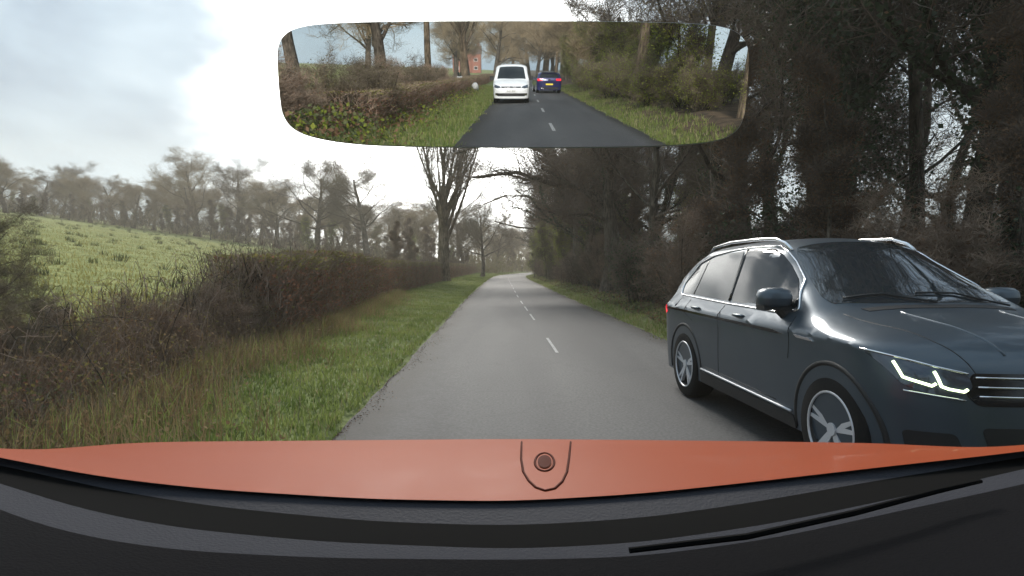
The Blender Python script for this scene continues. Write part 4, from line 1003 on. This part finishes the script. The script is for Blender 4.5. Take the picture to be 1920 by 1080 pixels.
def text_mesh(txt, size, name, m, parent, loc, rot, ext=.001):
    cu = bpy.data.curves.new('t', 'FONT'); cu.body = txt; cu.size = size; cu.align_x = 'CENTER'; cu.align_y = 'CENTER'; cu.extrude = ext
    o = bpy.data.objects.new('t', cu); COL.objects.link(o); bpy.context.view_layer.update()
    me = bpy.data.meshes.new_from_object(o.evaluated_get(bpy.context.evaluated_depsgraph_get())); bpy.data.objects.remove(o)
    ob = link(name, me, parent, m); ob.location = loc; ob.rotation_euler = rot; return ob

def build_suv():
    L = 2.62
    e = empty('suv_car', (0, 0, 0), 0, label='dark blue-grey estate-style SUV with lit daytime lamps coming the other way', category='car')
    s = CarShape(-.86, L+.70, .93, [(-.86, .84), (-.80, 1.10), (-.68, 1.33), (-.44, 1.57), (-.10, 1.67), (.50, 1.695), (1.15, 1.69), (1.48, 1.64), (1.90, 1.40), (2.32, 1.18), (2.52, 1.125), (2.9, 1.07), (3.08, 1.02), (3.24, .92), (3.32, .78)], .24, 1.06, .30, .15, nose=.55, tail=.46, pw=2.3, shoulder=.10)
    s.body([0, L], .415, M_blue, e)
    # wheels
    for u in (0, L):
        for sg in (1, -1): wheel(e, sg*.81, u, .36, sg, width=.235)
    near = 1
    for sg in (1, -1):
        # side glass: rear quarter + rear door as one, front door
        top = 1.53
        rear_poly = rounded([(-0.40, 1.22), (-0.18, 1.44), (0.12, 1.52), (0.45, 1.56), (0.78, 1.585), (0.86, 1.1), (-0.36, 1.125)], .05)
        s.patch('side', rear_poly, 'side_window', M_glass, e, sg=sg, off=.005)
        front_poly = rounded([(0.92, 1.1), (0.845, 1.59), (1.25, 1.59), (1.46, 1.535), (1.86, 1.31), (2.02, 1.12), (1.8, 1.09)], .05)
        s.patch('side', front_poly, 'side_window', M_glass, e, sg=sg, off=.005)
        # chrome outline of the glasshouse
        outline = rounded([(-0.44, 1.22), (-0.20, 1.46), (0.11, 1.545), (0.45, 1.583), (0.8, 1.608), (1.27, 1.611), (1.48, 1.555), (1.89, 1.32), (2.07, 1.1), (1.8, 1.07), (0.86, 1.08), (-0.38, 1.105)], .05)
        s.line('side', outline, .009, 'window_trim', M_chrome, e, off=.006, sg=sg, closed=True, sub=3)
        s.line('side', [(0.885, 1.1), (0.828, 1.585)], .022, 'door_pillar', M_black_gloss, e, off=-.006, sg=sg)
        # door seams
        for pts in ([(0.86, 1.06), (0.88, 0.8), (0.86, 0.4)], [(-0.42, 1.08), (-0.4, 0.94), (0.1, 0.78)] if False else [(-0.3, 1.08), (-0.3, 0.98)], [(2.08, 1.06), (2.12, 0.93), (2.1, 0.75)], [(0.46, 0.42), (1.92, 0.4)]):
            s.line('side', pts, .004, 'door_seam', M_dark, e, off=-.001, sg=sg)
        s.line('side', [(-.02, 1.12), (.03, 1.49)], .012, 'quarter_pillar', M_black_gloss, e, off=-.002, sg=sg)
        s.line('side', [(-.02, 1.08), (.02, .93), (.22, .86)], .004, 'door_seam', M_dark, e, off=-.001, sg=sg)
        # shade of the shoulder crease, painted as a thin black strip
        s.patch('side', [(-0.7, 0.965), (1.9, 0.945), (2.05, 0.922), (1.9, 0.918), (-0.7, 0.942)], 'shoulder_crease_shade', M_black_gloss, e, off=.003, sg=sg, cuts=.12)
        # door handles
        for u in (0.18, 1.16):
            m_ = MB(); pts = [s.side(u+t*.2, 1.0, sg, .006+.026*math.sin(math.pi*t)) for t in np.linspace(0, 1, 7)]; m_.tube(pts, [.010, .014, .015, .015, .015, .014, .010], 8); m_.build('door_handle', M_blue, e, True)
        # wing badge
        s.patch('side', rounded([(2.2, 0.942), (2.38, 0.936), (2.44, 0.915), (2.24, 0.92)], .008), 'wing_badge', M_chrome, e, off=.010, th=.012, sg=sg, cuts=.04)
        # sill trim + cladding
        s.patch('side', rounded([(0.44, 0.245), (0.44, 0.36), (2.17, 0.34), (2.2, 0.245)], .02), 'sill_cladding', M_dark, e, off=.012, th=.02, sg=sg, cuts=.15)
        s.line('side', [(0.46, 0.385), (1.3, 0.375), (2.14, 0.365)], .010, 'sill_trim', M_rim, e, off=.012, sg=sg)
        # arch lips
        for u in (0, L):
            pts = [(u+.435*math.cos(a), .36+.435*math.sin(a)) for a in np.linspace(R(-12), R(192), 26)]
            s.line('side', pts, .022, 'wheel_arch_trim', M_dark, e, off=-.012, sg=sg, sub=1, n=8)
        # mirror
        mm = empty('wing_mirror', (0, 0, 0)); mm.parent = e
        hb_ = MB(); c = s.side(1.90, 1.185, sg, .16)
        P = []
        for i in range(9):
            ph = math.pi*i/8; row = []
            for j in range(17):
                th = 2*math.pi*j/16; cx_, sy_, sz_ = math.cos(ph), math.sin(ph)*math.cos(th), math.sin(ph)*math.sin(th)
                row.append(c+Vector((sg*.13*abs(cx_)**.6*(1 if cx_ > 0 else -1), .085*(abs(sy_)**.7)*(1 if sy_ > 0 else -1)+.01*sy_, .082*(abs(sz_)**.75)*(1 if sz_ > 0 else -1))))
            P.append(row)
        hb_.grid(P); hb_.build('mirror_shell', M_blue, mm, True)
        lo_ = MB(); lo_.box(c+Vector((0, .0, -.072)), (.22, .13, .035)); lo_.tube([c+Vector((-sg*.04, 0, -.075)), s.side(1.92, 1.06, sg, -.01)], [.045, .05], 10); lo_.build('mirror_foot', M_dark, mm, bevel=.008 if False else 0)
        g_ = MB(); g_.box(c+Vector((0, -.090, .0)), (.19, .006, .12)); g_.build('mirror_glass', M_chrome, mm)
        # roof rail
        pts = [s.topp(a_, sg*.55, b_) for a_, b_ in ((-.25, .0), (-.12, .05), (.3, .065), (.8, .065), (1.2, .065), (1.38, .045), (1.47, .0))]
        rr2 = MB(); rr2.tube(pts, [.012, .015, .015, .015, .016, .018, .016], 8); rr2.build('roof_rail', M_chrome, e, True)
        # headlamp
        hl = empty('headlight', (0, 0, 0)); hl.parent = e
        hp = [(.922, .925), (.82, .90), (.68, .86), (.53, .825), (.52, .76), (.58, .715), (.72, .715), (.82, .755)]
        hp = [(sg*a_, b_) for a_, b_ in hp]
        s.patch('front', rounded(hp, .02), 'lamp_lens', M_lens, hl, off=.006, th=.012, cuts=.03)
        s.line('front', [(sg*.925, .935), (sg*.82, .907), (sg*.68, .867), (sg*.53, .833)], .007, 'lamp_brow', M_chrome, hl, off=.010)
        for (wa, va, wb, vb, wc, vc) in ((.845, .885, .82, .80, .71, .762), (.69, .842, .67, .762, .57, .738)):
            s.line('front', [(sg*wa, va), (sg*wb, vb), (sg*(wb-.03), vb-.012), (sg*wc, vc), (sg*(wc-.018), vc+.014)], .008, 'running_light', M_drl, hl, off=.013)
        s.line('front', [(sg*.82, .725), (sg*.56, .69)], .006, 'lamp_under_trim', M_chrome, hl, off=.006)
        # fog lamp / bumper intake
        s.patch('front', rounded([(sg*.82, .50), (sg*.60, .50), (sg*.56, .40), (sg*.80, .38)], .03), 'bumper_intake', M_dark, e, off=.005, cuts=.05)
        s.line('front', [(sg*.82, .40), (sg*.72, .385), (sg*.58, .40)], .008, 'intake_trim', M_chrome, e, off=.012)
        # rear lamp
        s.patch('side', rounded([(-.80, .96), (-.60, .98), (-.52, .90), (-.78, .84)], .03), 'tail_light', M_redlamp, e, off=.006, sg=sg, cuts=.05)
    # grille: dark opening with three chrome bars
    s.patch('front', rounded([(-.51, .835), (.51, .835), (.56, .725), (.50, .66), (-.50, .66), (-.56, .725)], .03), 'grille', M_black_gloss, e, off=.004, th=.01, cuts=.05)
    for v in (.815, .765, .715):
        s.line('front', [(-.50, v), (-.14, v-.004)], .006, 'grille_bar', M_chrome, e, off=.012)
        s.line('front', [(.14, v-.004), (.50, v)], .006, 'grille_bar', M_chrome, e, off=.012)
    s.patch('front', rounded([(-.48, .54), (.48, .54), (.42, .36), (-.42, .36)], .04), 'lower_grille', M_dark, e, off=.005, cuts=.06)
    s.line('front', [(-.80, .345), (-.4, .325), (.4, .325), (.80, .345)], .010, 'bumper_trim', M_chrome, e, off=.008)
    # badge: ring with two strokes
    b = MB(); c = s.front(0, .76, .022)
    b.tube([c+Vector((.062*math.cos(a), 0, .062*math.sin(a))) for a in np.linspace(0, 2*math.pi, 25)[:-1]], .006, 6, closed=True)
    b.tube([c+Vector((p[0], 0, p[1])) for p in ((-.035, .045), (-.012, -.012), (0, .012), (.012, -.012), (.035, .045))], .005, 5)
    b.tube([c+Vector((p[0], 0, p[1])) for p in ((-.052, .012), (-.022, -.052), (0, -.01), (.022, -.052), (.052, .012))], .005, 5)
    b.build('badge', M_chrome, e)
    # windscreen
    wp = rounded([(1.46, -.50), (1.46, .50), (1.54, .55), (2.14, .70), (2.25, .68), (2.33, .40), (2.36, 0), (2.33, -.40), (2.25, -.68), (2.14, -.70), (1.54, -.55)], .03)
    s.patch('top', wp, 'windscreen', M_wind, e, off=.004, th=.008, cuts=.08)
    s.patch('top', [(2.38, -.56), (2.4, 0), (2.38, .56), (2.44, .54), (2.46, 0), (2.44, -.54)], 'scuttle_panel', M_dark, e, off=.004, cuts=.1)
    for w0, w1 in ((-.55, .05), (.0, .6)):
        s.line('top', [(2.38, w0), (2.24, w0+.3), (2.24, w1)], .008, 'wiper', M_dark, e, off=.018)
    # bonnet lines
    for sg in (1, -1):
        s.line('top', [(2.40, sg*.70), (2.7, sg*.66), (3.05, sg*.58), (3.28, sg*.46)], .004, 'bonnet_seam', M_dark, e, off=-.001)
        s.line('top', [(2.5, sg*.36), (2.8, sg*.34), (3.2, sg*.28)], .010, 'bonnet_crease', M_blue, e, off=-.003)
    # rear glass
    s.patch('top', [(-.25, -.45), (-.25, .45), (-.52, .5), (-.52, -.5)], 'rear_window', M_glass, e, off=.004, cuts=.08)
    # underside block so that nothing shows through
    u_ = MB(); u_.box((0, L/2, .32), (1.3, L+.9, .22)); u_.build('underbody', M_dark, e)
    return e
suv = build_suv()
# local +u must point to the camera: rotate by 180 deg and yaw; the near flank is then at local +x -> world -x
SUV_X, SUV_Y, SUV_YAW = 2.82, 6.5, R(4.2)
suv.location = (SUV_X, SUV_Y, .022); suv.rotation_euler = (0, 0, math.pi+SUV_YAW)

def build_van():
    L = 2.68
    e = empty('van', (0, 0, 0), 0, label='white van following behind, reflected in the middle of the mirror', category='van')
    s = CarShape(-.95, L+.87, .89, [(-.95, 1.5), (-.9, 1.78), (-.6, 1.84), (.9, 1.84), (1.55, 1.80), (1.9, 1.62), (2.45, 1.14), (2.9, 1.02), (3.25, .90), (3.45, .78), (3.55, .62)], .24, 1.05, .14, .18, nose=.6, tail=.3)
    s.body([0, L], .38, M_white, e)
    for u in (0, L):
        for sg in (1, -1): wheel(e, sg*.78, u, .325, sg, spokes=7, twin=False, width=.2)
    s.patch('top', rounded([(1.72, -.60), (1.72, .60), (2.42, .72), (2.50, 0), (2.42, -.72)], .05), 'windscreen', M_glass, e, off=.005, cuts=.09)
    for sg in (1, -1):
        s.patch('side', rounded([(1.0, 1.12), (1.0, 1.60), (1.6, 1.60), (2.2, 1.14)], .05), 'side_window', M_glass, e, sg=sg, cuts=.1)
        b = MB(); c = s.side(2.05, 1.16, sg, .14); b.box(c, (.20, .12, .20)); b.tube([c, s.side(2.05, 1.10, sg, 0)], .03, 8); b.build('wing_mirror', M_dark, e, bevel=.03 if False else 0)
        s.patch('front', rounded([(sg*.84, .88), (sg*.55, .80), (sg*.50, .73), (sg*.66, .70), (sg*.84, .74)], .03), 'headlight', M_lens, e, off=.006, cuts=.05)
        s.patch('front', rounded([(sg*.78, .46), (sg*.66, .46), (sg*.66, .38), (sg*.78, .38)], .03), 'fog_light', M_chrome, e, off=.016, th=.02, cuts=.05)
    s.patch('front', rounded([(-.50, .79), (.50, .79), (.46, .72), (-.46, .72)], .02), 'grille', M_dark, e, off=.006, cuts=.06)
    s.patch('front', rounded([(-.80, .48), (.80, .48), (.66, .34), (-.66, .34)], .04), 'lower_grille', M_dark, e, off=.008, cuts=.07)
    s.line('front', [(-.48, .755), (.48, .755)], .008, 'grille_bar', M_chrome, e, off=.012)
    b = MB(); c = s.front(0, .76, .02); b.tube([c+Vector((.06*math.cos(a), 0, .06*math.sin(a))) for a in np.linspace(0, 2*math.pi, 17)[:-1]], .009, 5, closed=True)
    b.tube([c+Vector((p[0], 0, p[1])) for p in ((-.035, .04), (0, -.03), (.035, .04))], .006, 4); b.build('badge', M_chrome, e)
    c = s.front(0, .57, .012); b = MB(); b.box(c, (.52, .012, .11)); pl = b.build('number_plate', M_plate_w, e)
    text_mesh('VML 1313', .10, 'plate_lettering', M_text, pl, (c.x, c.y+.009, c.z), (R(90), 0, R(180)))
    u_ = MB(); u_.box((0, L/2, .30), (1.2, L+.9, .2)); u_.build('underbody', M_dark, e)
    return e
van = build_van(); van.location = (.12, -33, .02); van.rotation_euler = (0, 0, R(1))   # faces the camera: +u = +Y

def build_hatch():
    L = 2.62
    e = empty('hatchback_car', (0, 0, 0), 0, label='navy blue hatchback driving away behind, reflected right of the white van', category='car')
    s = CarShape(-.78, L+.82, .89, [(-.78, .80), (-.74, 1.0), (-.66, 1.10), (-.42, 1.38), (-.1, 1.44), (.9, 1.46), (1.3, 1.40), (2.05, 1.02), (2.6, .94), (3.2, .80), (3.43, .62)], .22, .94, .22, .15, nose=.6, tail=.4)
    s.body([0, L], .37, M_navy, e)
    for u in (0, L):
        for sg in (1, -1): wheel(e, sg*.78, u, .32, sg, width=.2)
    s.patch('rear', rounded([(-.60, 1.30), (.60, 1.30), (.70, 1.04), (-.70, 1.04)], .05), 'rear_window', M_glass, e, off=.006, cuts=.06)
    b = MB(); b.box((0, -.42, 1.40), (1.1, .26, .03)); b.build('spoiler', M_dark, e)
    for sg in (1, -1):
        s.patch('rear', rounded([(sg*.84, .98), (sg*.46, .97), (sg*.48, .84), (sg*.84, .82)], .03), 'tail_light', M_redlamp, e, off=.012, th=.016, cuts=.05)
        s.patch('side', rounded([(-.40, 1.0), (-.25, 1.28), (1.2, 1.33), (1.75, 1.0)], .05), 'side_window', M_glass, e, sg=sg, cuts=.1)
        b = MB(); c = s.side(1.6, 1.0, sg, .12); b.box(c, (.18, .1, .12)); b.tube([c, s.side(1.6, .95, sg, 0)], .03, 8); b.build('wing_mirror', M_navy, e)
        s.line('rear', [(sg*.62, .34), (sg*.42, .34)], .018, 'exhaust', M_chrome, e, off=.01)
    b = MB(); c = s.rear(0, .90, .02); b.tube([c+Vector((.055*math.cos(a), 0, .055*math.sin(a))) for a in np.linspace(0, 2*math.pi, 17)[:-1]], .010, 5, closed=True)
    b.tube([c, c+Vector((0, -.01, 0))], .035, 14); b.build('badge', M_chrome, e)
    s.patch('rear', rounded([(-.7, .42), (.7, .42), (.6, .26), (-.6, .26)], .03), 'bumper_insert', M_dark, e, off=.008, cuts=.07)
    c = s.rear(0, .60, .014); b = MB(); b.box(c, (.52, .012, .11)); b.build('number_plate', M_plate_y, e)
    u_ = MB(); u_.box((0, L/2, .28), (1.2, L+.9, .2)); u_.build('underbody', M_dark, e)
    return e
hb2 = build_hatch(); hb2.location = (2.75, -44, .02); hb2.rotation_euler = (0, 0, R(177))

# small dumped things on the bank behind (mirror) and the red brick house
def sack(name, loc, m, label, s=1.0):
    V = []; P = []
    r_ = random.Random(int(loc[1]*-10))
    for i in range(9):
        ph = math.pi*i/8; row = []
        for j in range(13):
            th = 2*math.pi*(j % 12)/12; k = 1+.10*math.sin(3*th+i)+.06*math.sin(5*th-i*2)
            row.append(Vector((.30*k*math.sin(ph)*math.cos(th), .32*k*math.sin(ph)*math.sin(th), .30-.32*math.cos(ph)*(1 if i < 7 else 1.1)))*s)
        P.append(row)
    b = MB(); b.grid(P); o = b.build(name, m, None, True, label=label, category='sack'); o.location = loc; return o
sack('rubbish_sack', (-2.5, -44, gz(-2.5, -44)), mat('pale_sacking', (.42, .42, .42), .8), 'pale round sack left on the bank behind, reflected beside the van', .9)
def handcart():
    e = empty('golf_bag', (-3.4, -42, gz(-3.4, -42)), .3, label='black and white upright bag on the bank behind, seen in the mirror', category='bag')
    b = MB(); b.tube([(0, 0, 0), (0, .05, .5), (0, .1, .95)], [.17, .18, .16], 14); b.build('bag_body', M_dark, e, True)
    b = MB(); b.box((.13, -.06, .5), (.16, .12, .4)); b.build('bag_pocket', M_white, e)
    b = MB(); b.tube([(0, .1, .93), (0, .11, 1.02)], .185, 14); b.build('bag_collar', M_white, e)
    b = MB()
    for k in range(5): b.tube([(.07*math.cos(k*1.3), .1+.07*math.sin(k*1.3), .95), (.1*math.cos(k*1.3), .12+.1*math.sin(k*1.3), 1.2+.03*k)], .03, 7)
    b.build('bag_club_cover', M_dark, e)
handcart()
M_brick = mat('red_brick', (.26, .08, .05), .85, col2=(.36, .13, .08), scale=6)
M_tile = mat('dark_roof_tiles', (.08, .05, .045), .8, col2=(.13, .08, .07), scale=4)
def house():
    x, y = -17.0, -250
    e = empty('brick_house', (x, y, gz(x, y)), 0, label='red brick house with chimneys, far off in the mirror left of the van', category='house')
    b = MB(); b.box((0, 0, 3.4), (11, 7, 7)); b.build('wall', M_brick, e)
    b = MB(); b.add([(-5.8, -3.8, 6.9), (5.8, -3.8, 6.9), (5.8, 3.8, 6.9), (-5.8, 3.8, 6.9), (-5.8, 0, 10), (5.8, 0, 10)], [(0, 1, 5, 4), (2, 3, 4, 5), (0, 4, 3), (1, 2, 5), (0, 3, 2, 1)]); b.build('roof', M_tile, e)
    b = MB(); b.add([(-1.8, 3.5, 6.9), (1.8, 3.5, 6.9), (0, 3.5, 9.2), (-1.8, 4.6, 6.9), (1.8, 4.6, 6.9), (0, 4.6, 9.2), (-1.8, 4.6, 0), (1.8, 4.6, 0), (-1.8, 3.5, 0), (1.8, 3.5, 0)], [(3, 4, 5), (0, 2, 1), (0, 3, 5, 2), (1, 2, 5, 4), (3, 6, 7, 4), (0, 8, 6, 3), (1, 4, 7, 9)]); b.build('gable', M_brick, e)
    for cx_ in (-4.8, 4.6):
        b = MB(); b.box((cx_, 0, 10.2), (.9, .8, 2.0)); b.build('chimney', M_brick, e)
    for cx_ in (-3.8, 3.6):
        for cz in (1.8, 4.8):
            f = MB(); f.box((cx_, 3.52, cz), (1.5, .12, 1.3)); w_ = f.build('window', M_white, e)
            g_ = MB(); g_.box((cx_, 3.60, cz), (1.25, .04, 1.05)); g_.build('pane', M_glass, w_)
house()

# ------------------------------------------------------------------ our own car: bonnet, scuttle, dashboard, mirror
M_orange = mat('orange_red_bonnet_paint', (.235, .035, .006), .5, .0, coat=.03, col2=(.27, .044, .008), scale=.8, spec=.08)
M_groove = mat('bonnet_groove', (.060, .010, .004), .7, spec=.04)
M_scuttle = mat('grey_scuttle_plastic', (.030, .030, .036), .8, spec=.15, bump=.2, bscale=160)
M_rubber = mat('black_seal', (.003, .003, .003), .9, spec=.05)
M_dash = mat('dark_dashboard', (.004, .004, .005), .9, bump=.2, bscale=220, spec=.05)
M_dashl = mat('grey_dashboard_edge', (.026, .027, .034), .8, bump=.2, bscale=220, spec=.1)
own = empty('own_car', (0, 1.5, 0), 0, label='orange-red car carrying the camera, its bonnet across the bottom of the view', category='car')
OX = Vector((0, 1.5, 0))
def curve_at(pts, x): return float(np.interp(x, [p[0] for p in pts], [p[1] for p in pts]))
def sm_curve(pts):
    xs_ = np.linspace(pts[0][0], pts[-1][0], 200); ysv = np.interp(xs_, [p[0] for p in pts], [p[1] for p in pts]); k = np.hanning(31); k /= k.sum()
    y2 = np.convolve(np.pad(ysv, 15, mode='reflect', reflect_type='odd'), k, 'valid'); return lambda x: float(np.interp(x, xs_, y2))
rear_c = sm_curve([(-60, 846), (40, 866), (200, 896), (400, 918), (700, 936), (960, 940), (1200, 926), (1400, 905), (1650, 876), (1890, 850), (1980, 838)])
front_c = sm_curve([(-60, 842), (60, 846), (250, 829), (600, 826), (960, 823), (1400, 827), (1700, 832), (1860, 846), (1980, 834)])
NXB = 61
def bz(px, t):   # bonnet height: t 0 rear edge .. 1 front edge
    a = abs(px-960)/960
    zr = 1.035+.085*a**2.2; zf = .905+.13*a**2.5
    return lerp(zr, zf, t)+.035*math.sin(math.pi*t)*(1-.5*a)
rows = []
for j in range(15):
    t = j/14; row = []
    for i in range(NXB):
        px_ = lerp(-50, 1970, i/(NXB-1)); py0, py1 = rear_c(px_), front_c(px_)
        p0 = pix(px_, py0, z=bz(px_, 0)); p1 = pix(px_, py1, z=bz(px_, 1))
        p = p0.lerp(p1, t); p.z = lerp(p0.z, p1.z, t)+.022*math.sin(math.pi*t)*(1-.6*(abs(px_-960)/960))
        row.append(p-OX)
    rows.append(row)
# nose and flanks roll down
nose = []
for k in range(1, 8):
    f = k/7; row = []
    for p in rows[-(1) if k == 1 else 14]:
        row.append(Vector((p.x*(1-.02*f), p.y+.26*math.sin(f*1.3), p.z-.55*f**1.8)))
    nose.append(row)
b = MB(); b.grid(rows+nose); bon = b.build('bonnet', M_orange, own, True)
# shield-shaped panel gap with a round flap in the middle of the bonnet
def on_bonnet(px_, py_, lift=.002):
    py0, py1 = rear_c(px_), front_c(px_); lo, hi = 0., 1.
    for _ in range(30):
        t = (lo+hi)/2; p0 = pix(px_, py0, z=bz(px_, 0)); p1 = pix(px_, py1, z=bz(px_, 1)); p = p0.lerp(p1, t); p.z += .022*math.sin(math.pi*t)*(1-.6*(abs(px_-960)/960))
        # project height to pixel row
        d = p-Vector((0, 0, CAMZ)); c_, s_ = math.cos(PITCH), math.sin(PITCH); zc = d.y*c_-d.z*s_; yc = d.z*c_+d.y*s_; row_ = 540-FPX*yc/zc
        if row_ > py_: lo = t
        else: hi = t
    return p+Vector((0, 0, lift))-OX
sh = [(978, 829), (977, 860), (981, 885), (992, 903), (1005, 915), (1022, 921), (1040, 917), (1054, 904), (1063, 885), (1067, 858), (1070, 829)]
b = MB(); pts = []
for i in range(len(sh)-1):
    for k in range(3): pts.append(on_bonnet(lerp(sh[i][0], sh[i+1][0], k/3), lerp(sh[i][1], sh[i+1][1], k/3), .0005))
pts.append(on_bonnet(*sh[-1], .0005)); b.tube(pts, .0028, 6); b.build('shield_panel_gap', M_groove, bon)
b = MB(); pts = [on_bonnet(1021+18*math.cos(a), 867+17*math.sin(a), .0) for a in np.linspace(0, 2*math.pi, 25)[:-1]]
b.tube(pts, .0030, 6, closed=True); b.build('round_flap_rim', M_groove, bon)
b = MB(); cpt = on_bonnet(1021, 867, .004); ring0 = [on_bonnet(1021+13*math.cos(a), 867+12*math.sin(a), .0025) for a in np.linspace(0, 2*math.pi, 25)[:-1]]
b.add([cpt]+ring0, [(0, i+1, (i+1) % 24+1) for i in range(24)]); b.build('round_flap', M_groove, bon, True)
def band(name, top, botm, z0, z1, m, drop=0, lip=0):
    rows = []
    for t in np.linspace(0, 1, 6):
        row = []
        for i in range(NXB):
            px_ = lerp(-120, 2040, i/(NXB-1)); py_ = lerp(top(px_), botm(px_), t)
            a = abs(px_-960)/960; z_ = lerp(z0, z1, t)+.085*a**2.2
            row.append(pix(px_, py_, z=z_)-OX)
        rows.append(row)
    if drop: rows.append([p+Vector((0, 0, -drop)) for p in rows[-1]])
    if lip: rows.insert(0, [p+Vector((0, .01, -lip)) for p in rows[0]])
    b = MB(); b.grid(rows); return b.build(name, m, own, True)
rear_low = lambda x: rear_c(x)-3
s1 = sm_curve([(-120, 850), (40, 880), (200, 918), (400, 950), (700, 978), (960, 986), (1200, 972), (1400, 944), (1650, 900), (1890, 862), (2040, 838)])
s2 = sm_curve([(-120, 870), (0, 906), (150, 955), (330, 990), (600, 1016), (960, 1030), (1200, 1018), (1450, 982), (1700, 930), (1900, 884), (2040, 852)])
s3 = sm_curve([(-120, 900), (0, 960), (150, 1005), (330, 1032), (600, 1046), (960, 1050), (1200, 1044), (1450, 1010), (1700, 955), (1900, 912), (2040, 880)])
band('scuttle_panel', rear_low, s1, 1.030, 1.018, M_scuttle, lip=.03)
band('windscreen_seal', s1, s2, 1.018, 1.012, M_rubber)
band('dashboard_edge', s2, s3, 1.012, 1.010, M_dashl)
s4 = lambda x: 1250.0
band('dashboard', s3, s4, 1.010, 1.000, M_dash, drop=.3)
# wiper resting low on the right, as the photo shows
b = MB(); pts = [pix(p[0], p[1], z=1.045+.085*(abs(p[0]-960)/960)**2.2)-OX for p in ((1180, 1032), (1400, 1006), (1600, 962), (1760, 920), (1840, 902))]
b.tube(pts, [.004, .0045, .0045, .004, .003], 6); b.build('wiper', M_rubber, own)
# wings and lower body of our car, out of view from here
b = MB()
for sg in (-1, 1):
    b = MB(); b.box((sg*.80, -.25, .42), (.08, 1.5, .4)); b.build('wing', M_orange, own)
for sg in (-1, 1): wheel(own, sg*.80, .15, .32, sg, width=.2)
b = MB(); b.tube([Vector((-.98, .72, 1.05))-OX, Vector((-.70, .42, 1.60))-OX, Vector((-.50, .33, 1.69))-OX, Vector((0, .31, 1.71))-OX, Vector((.50, .33, 1.69))-OX, Vector((.70, .42, 1.60))-OX, Vector((.98, .72, 1.05))-OX], .03, 8); b.build('windscreen_frame', M_rubber, own, True)
# interior mirror: a real mirror, its face tilted to show the lane behind
MY = .30
mc = pix(966, 160, y=MY)
rv = empty('rear_view_mirror', (0, 0, 0)); rv.parent = own; rv.location = mc-OX
tilt = math.atan((500-160)/FPX)/2+R(.55)
MIR_YAW = R(0.1)
rv.rotation_euler = (tilt, 0, MIR_YAW)    # the face looks towards -Y and slightly down
def mirror_outline(s=1.0):
    pp = [(530, 130), (533, 100), (548, 78), (580, 66), (640, 60), (760, 57), (960, 56), (1160, 57), (1290, 60), (1345, 66), (1375, 78), (1391, 100), (1395, 130), (1395, 185), (1392, 215), (1378, 238), (1340, 254), (1250, 262), (1100, 265), (960, 265), (800, 264), (680, 260), (600, 250), (555, 235), (535, 212), (530, 180)]
    n = len(pp); o_ = []
    for i in range(n):
        p0, p1, p2, p3 = [Vector(pp[(i+k) % n]) for k in (-1, 0, 1, 2)]
        for j in range(5):
            t = j/5; q = .5*((2*p1)+(p2-p0)*t+(2*p0-5*p1+4*p2-p3)*t*t+(3*p1-p0-3*p2+p3)*t**3); o_.append(((q.x-966)/FPX*MY*s, -(q.y-160)/FPX*MY*s*1.06))
    return o_
M_mirror = mat('silvered_mirror', (.97, .98, .98), 0.0, 1.0)
ol = mirror_outline(); n = len(ol)
b = MB(); b.add([(p[0], -.001, p[1]) for p in ol]+[(p[0], .0, p[1]) for p in ol], [tuple(range(n))]+[(i, i+n, (i+1) % n+n, (i+1) % n) for i in range(n)]); gl_ = b.build('mirror_glass', M_mirror, rv)
ol2 = mirror_outline(1.0); P0 = [(p[0]*1.004, .0002, p[1]*1.015) for p in ol2]; P1 = [(p[0]*1.0, .010, p[1]*1.0) for p in ol2]; P2 = [(p[0]*.9, .022, p[1]*.82) for p in ol2]
b = MB(); b.add(P0+P1+P2, [(i, (i+1) % n, (i+1) % n+n, i+n) for i in range(n)]+[(i+n, (i+1) % n+n, (i+1) % n+2*n, i+2*n) for i in range(n)]+[tuple(range(3*n-1, 2*n-1, -1)), tuple(range(n))])
M_shell = mat('pale_grey_mirror_back', (.45, .46, .46), .5)
b.build('mirror_shell', M_shell, rv)
b = MB(); b.tube([(0, .018, 0), (0, .06, .004), (0, .10, .008), (0, .104, .008)], [.008, .007, .012, .016], 10); b.build('mirror_stem', M_rubber, rv, True)

# ------------------------------------------------------------------ thin air haze
hz = MB(); hz.box((0, 20, 34), (900, 640, 72)); ho = hz.build('haze', None); ho['kind'] = 'stuff'
mh = bpy.data.materials.new('haze'); mh.use_nodes = True; nt = mh.node_tree; nt.nodes.remove(nt.nodes['Principled BSDF'])
pv = nt.nodes.new('ShaderNodeVolumePrincipled'); pv.inputs['Density'].default_value = .0016; pv.inputs['Color'].default_value = (1.0, .91, .76, 1); pv.inputs['Anisotropy'].default_value = .3
nt.links.new(pv.outputs[0], nt.nodes['Material Output'].inputs['Volume']); ho.data.materials.append(mh)
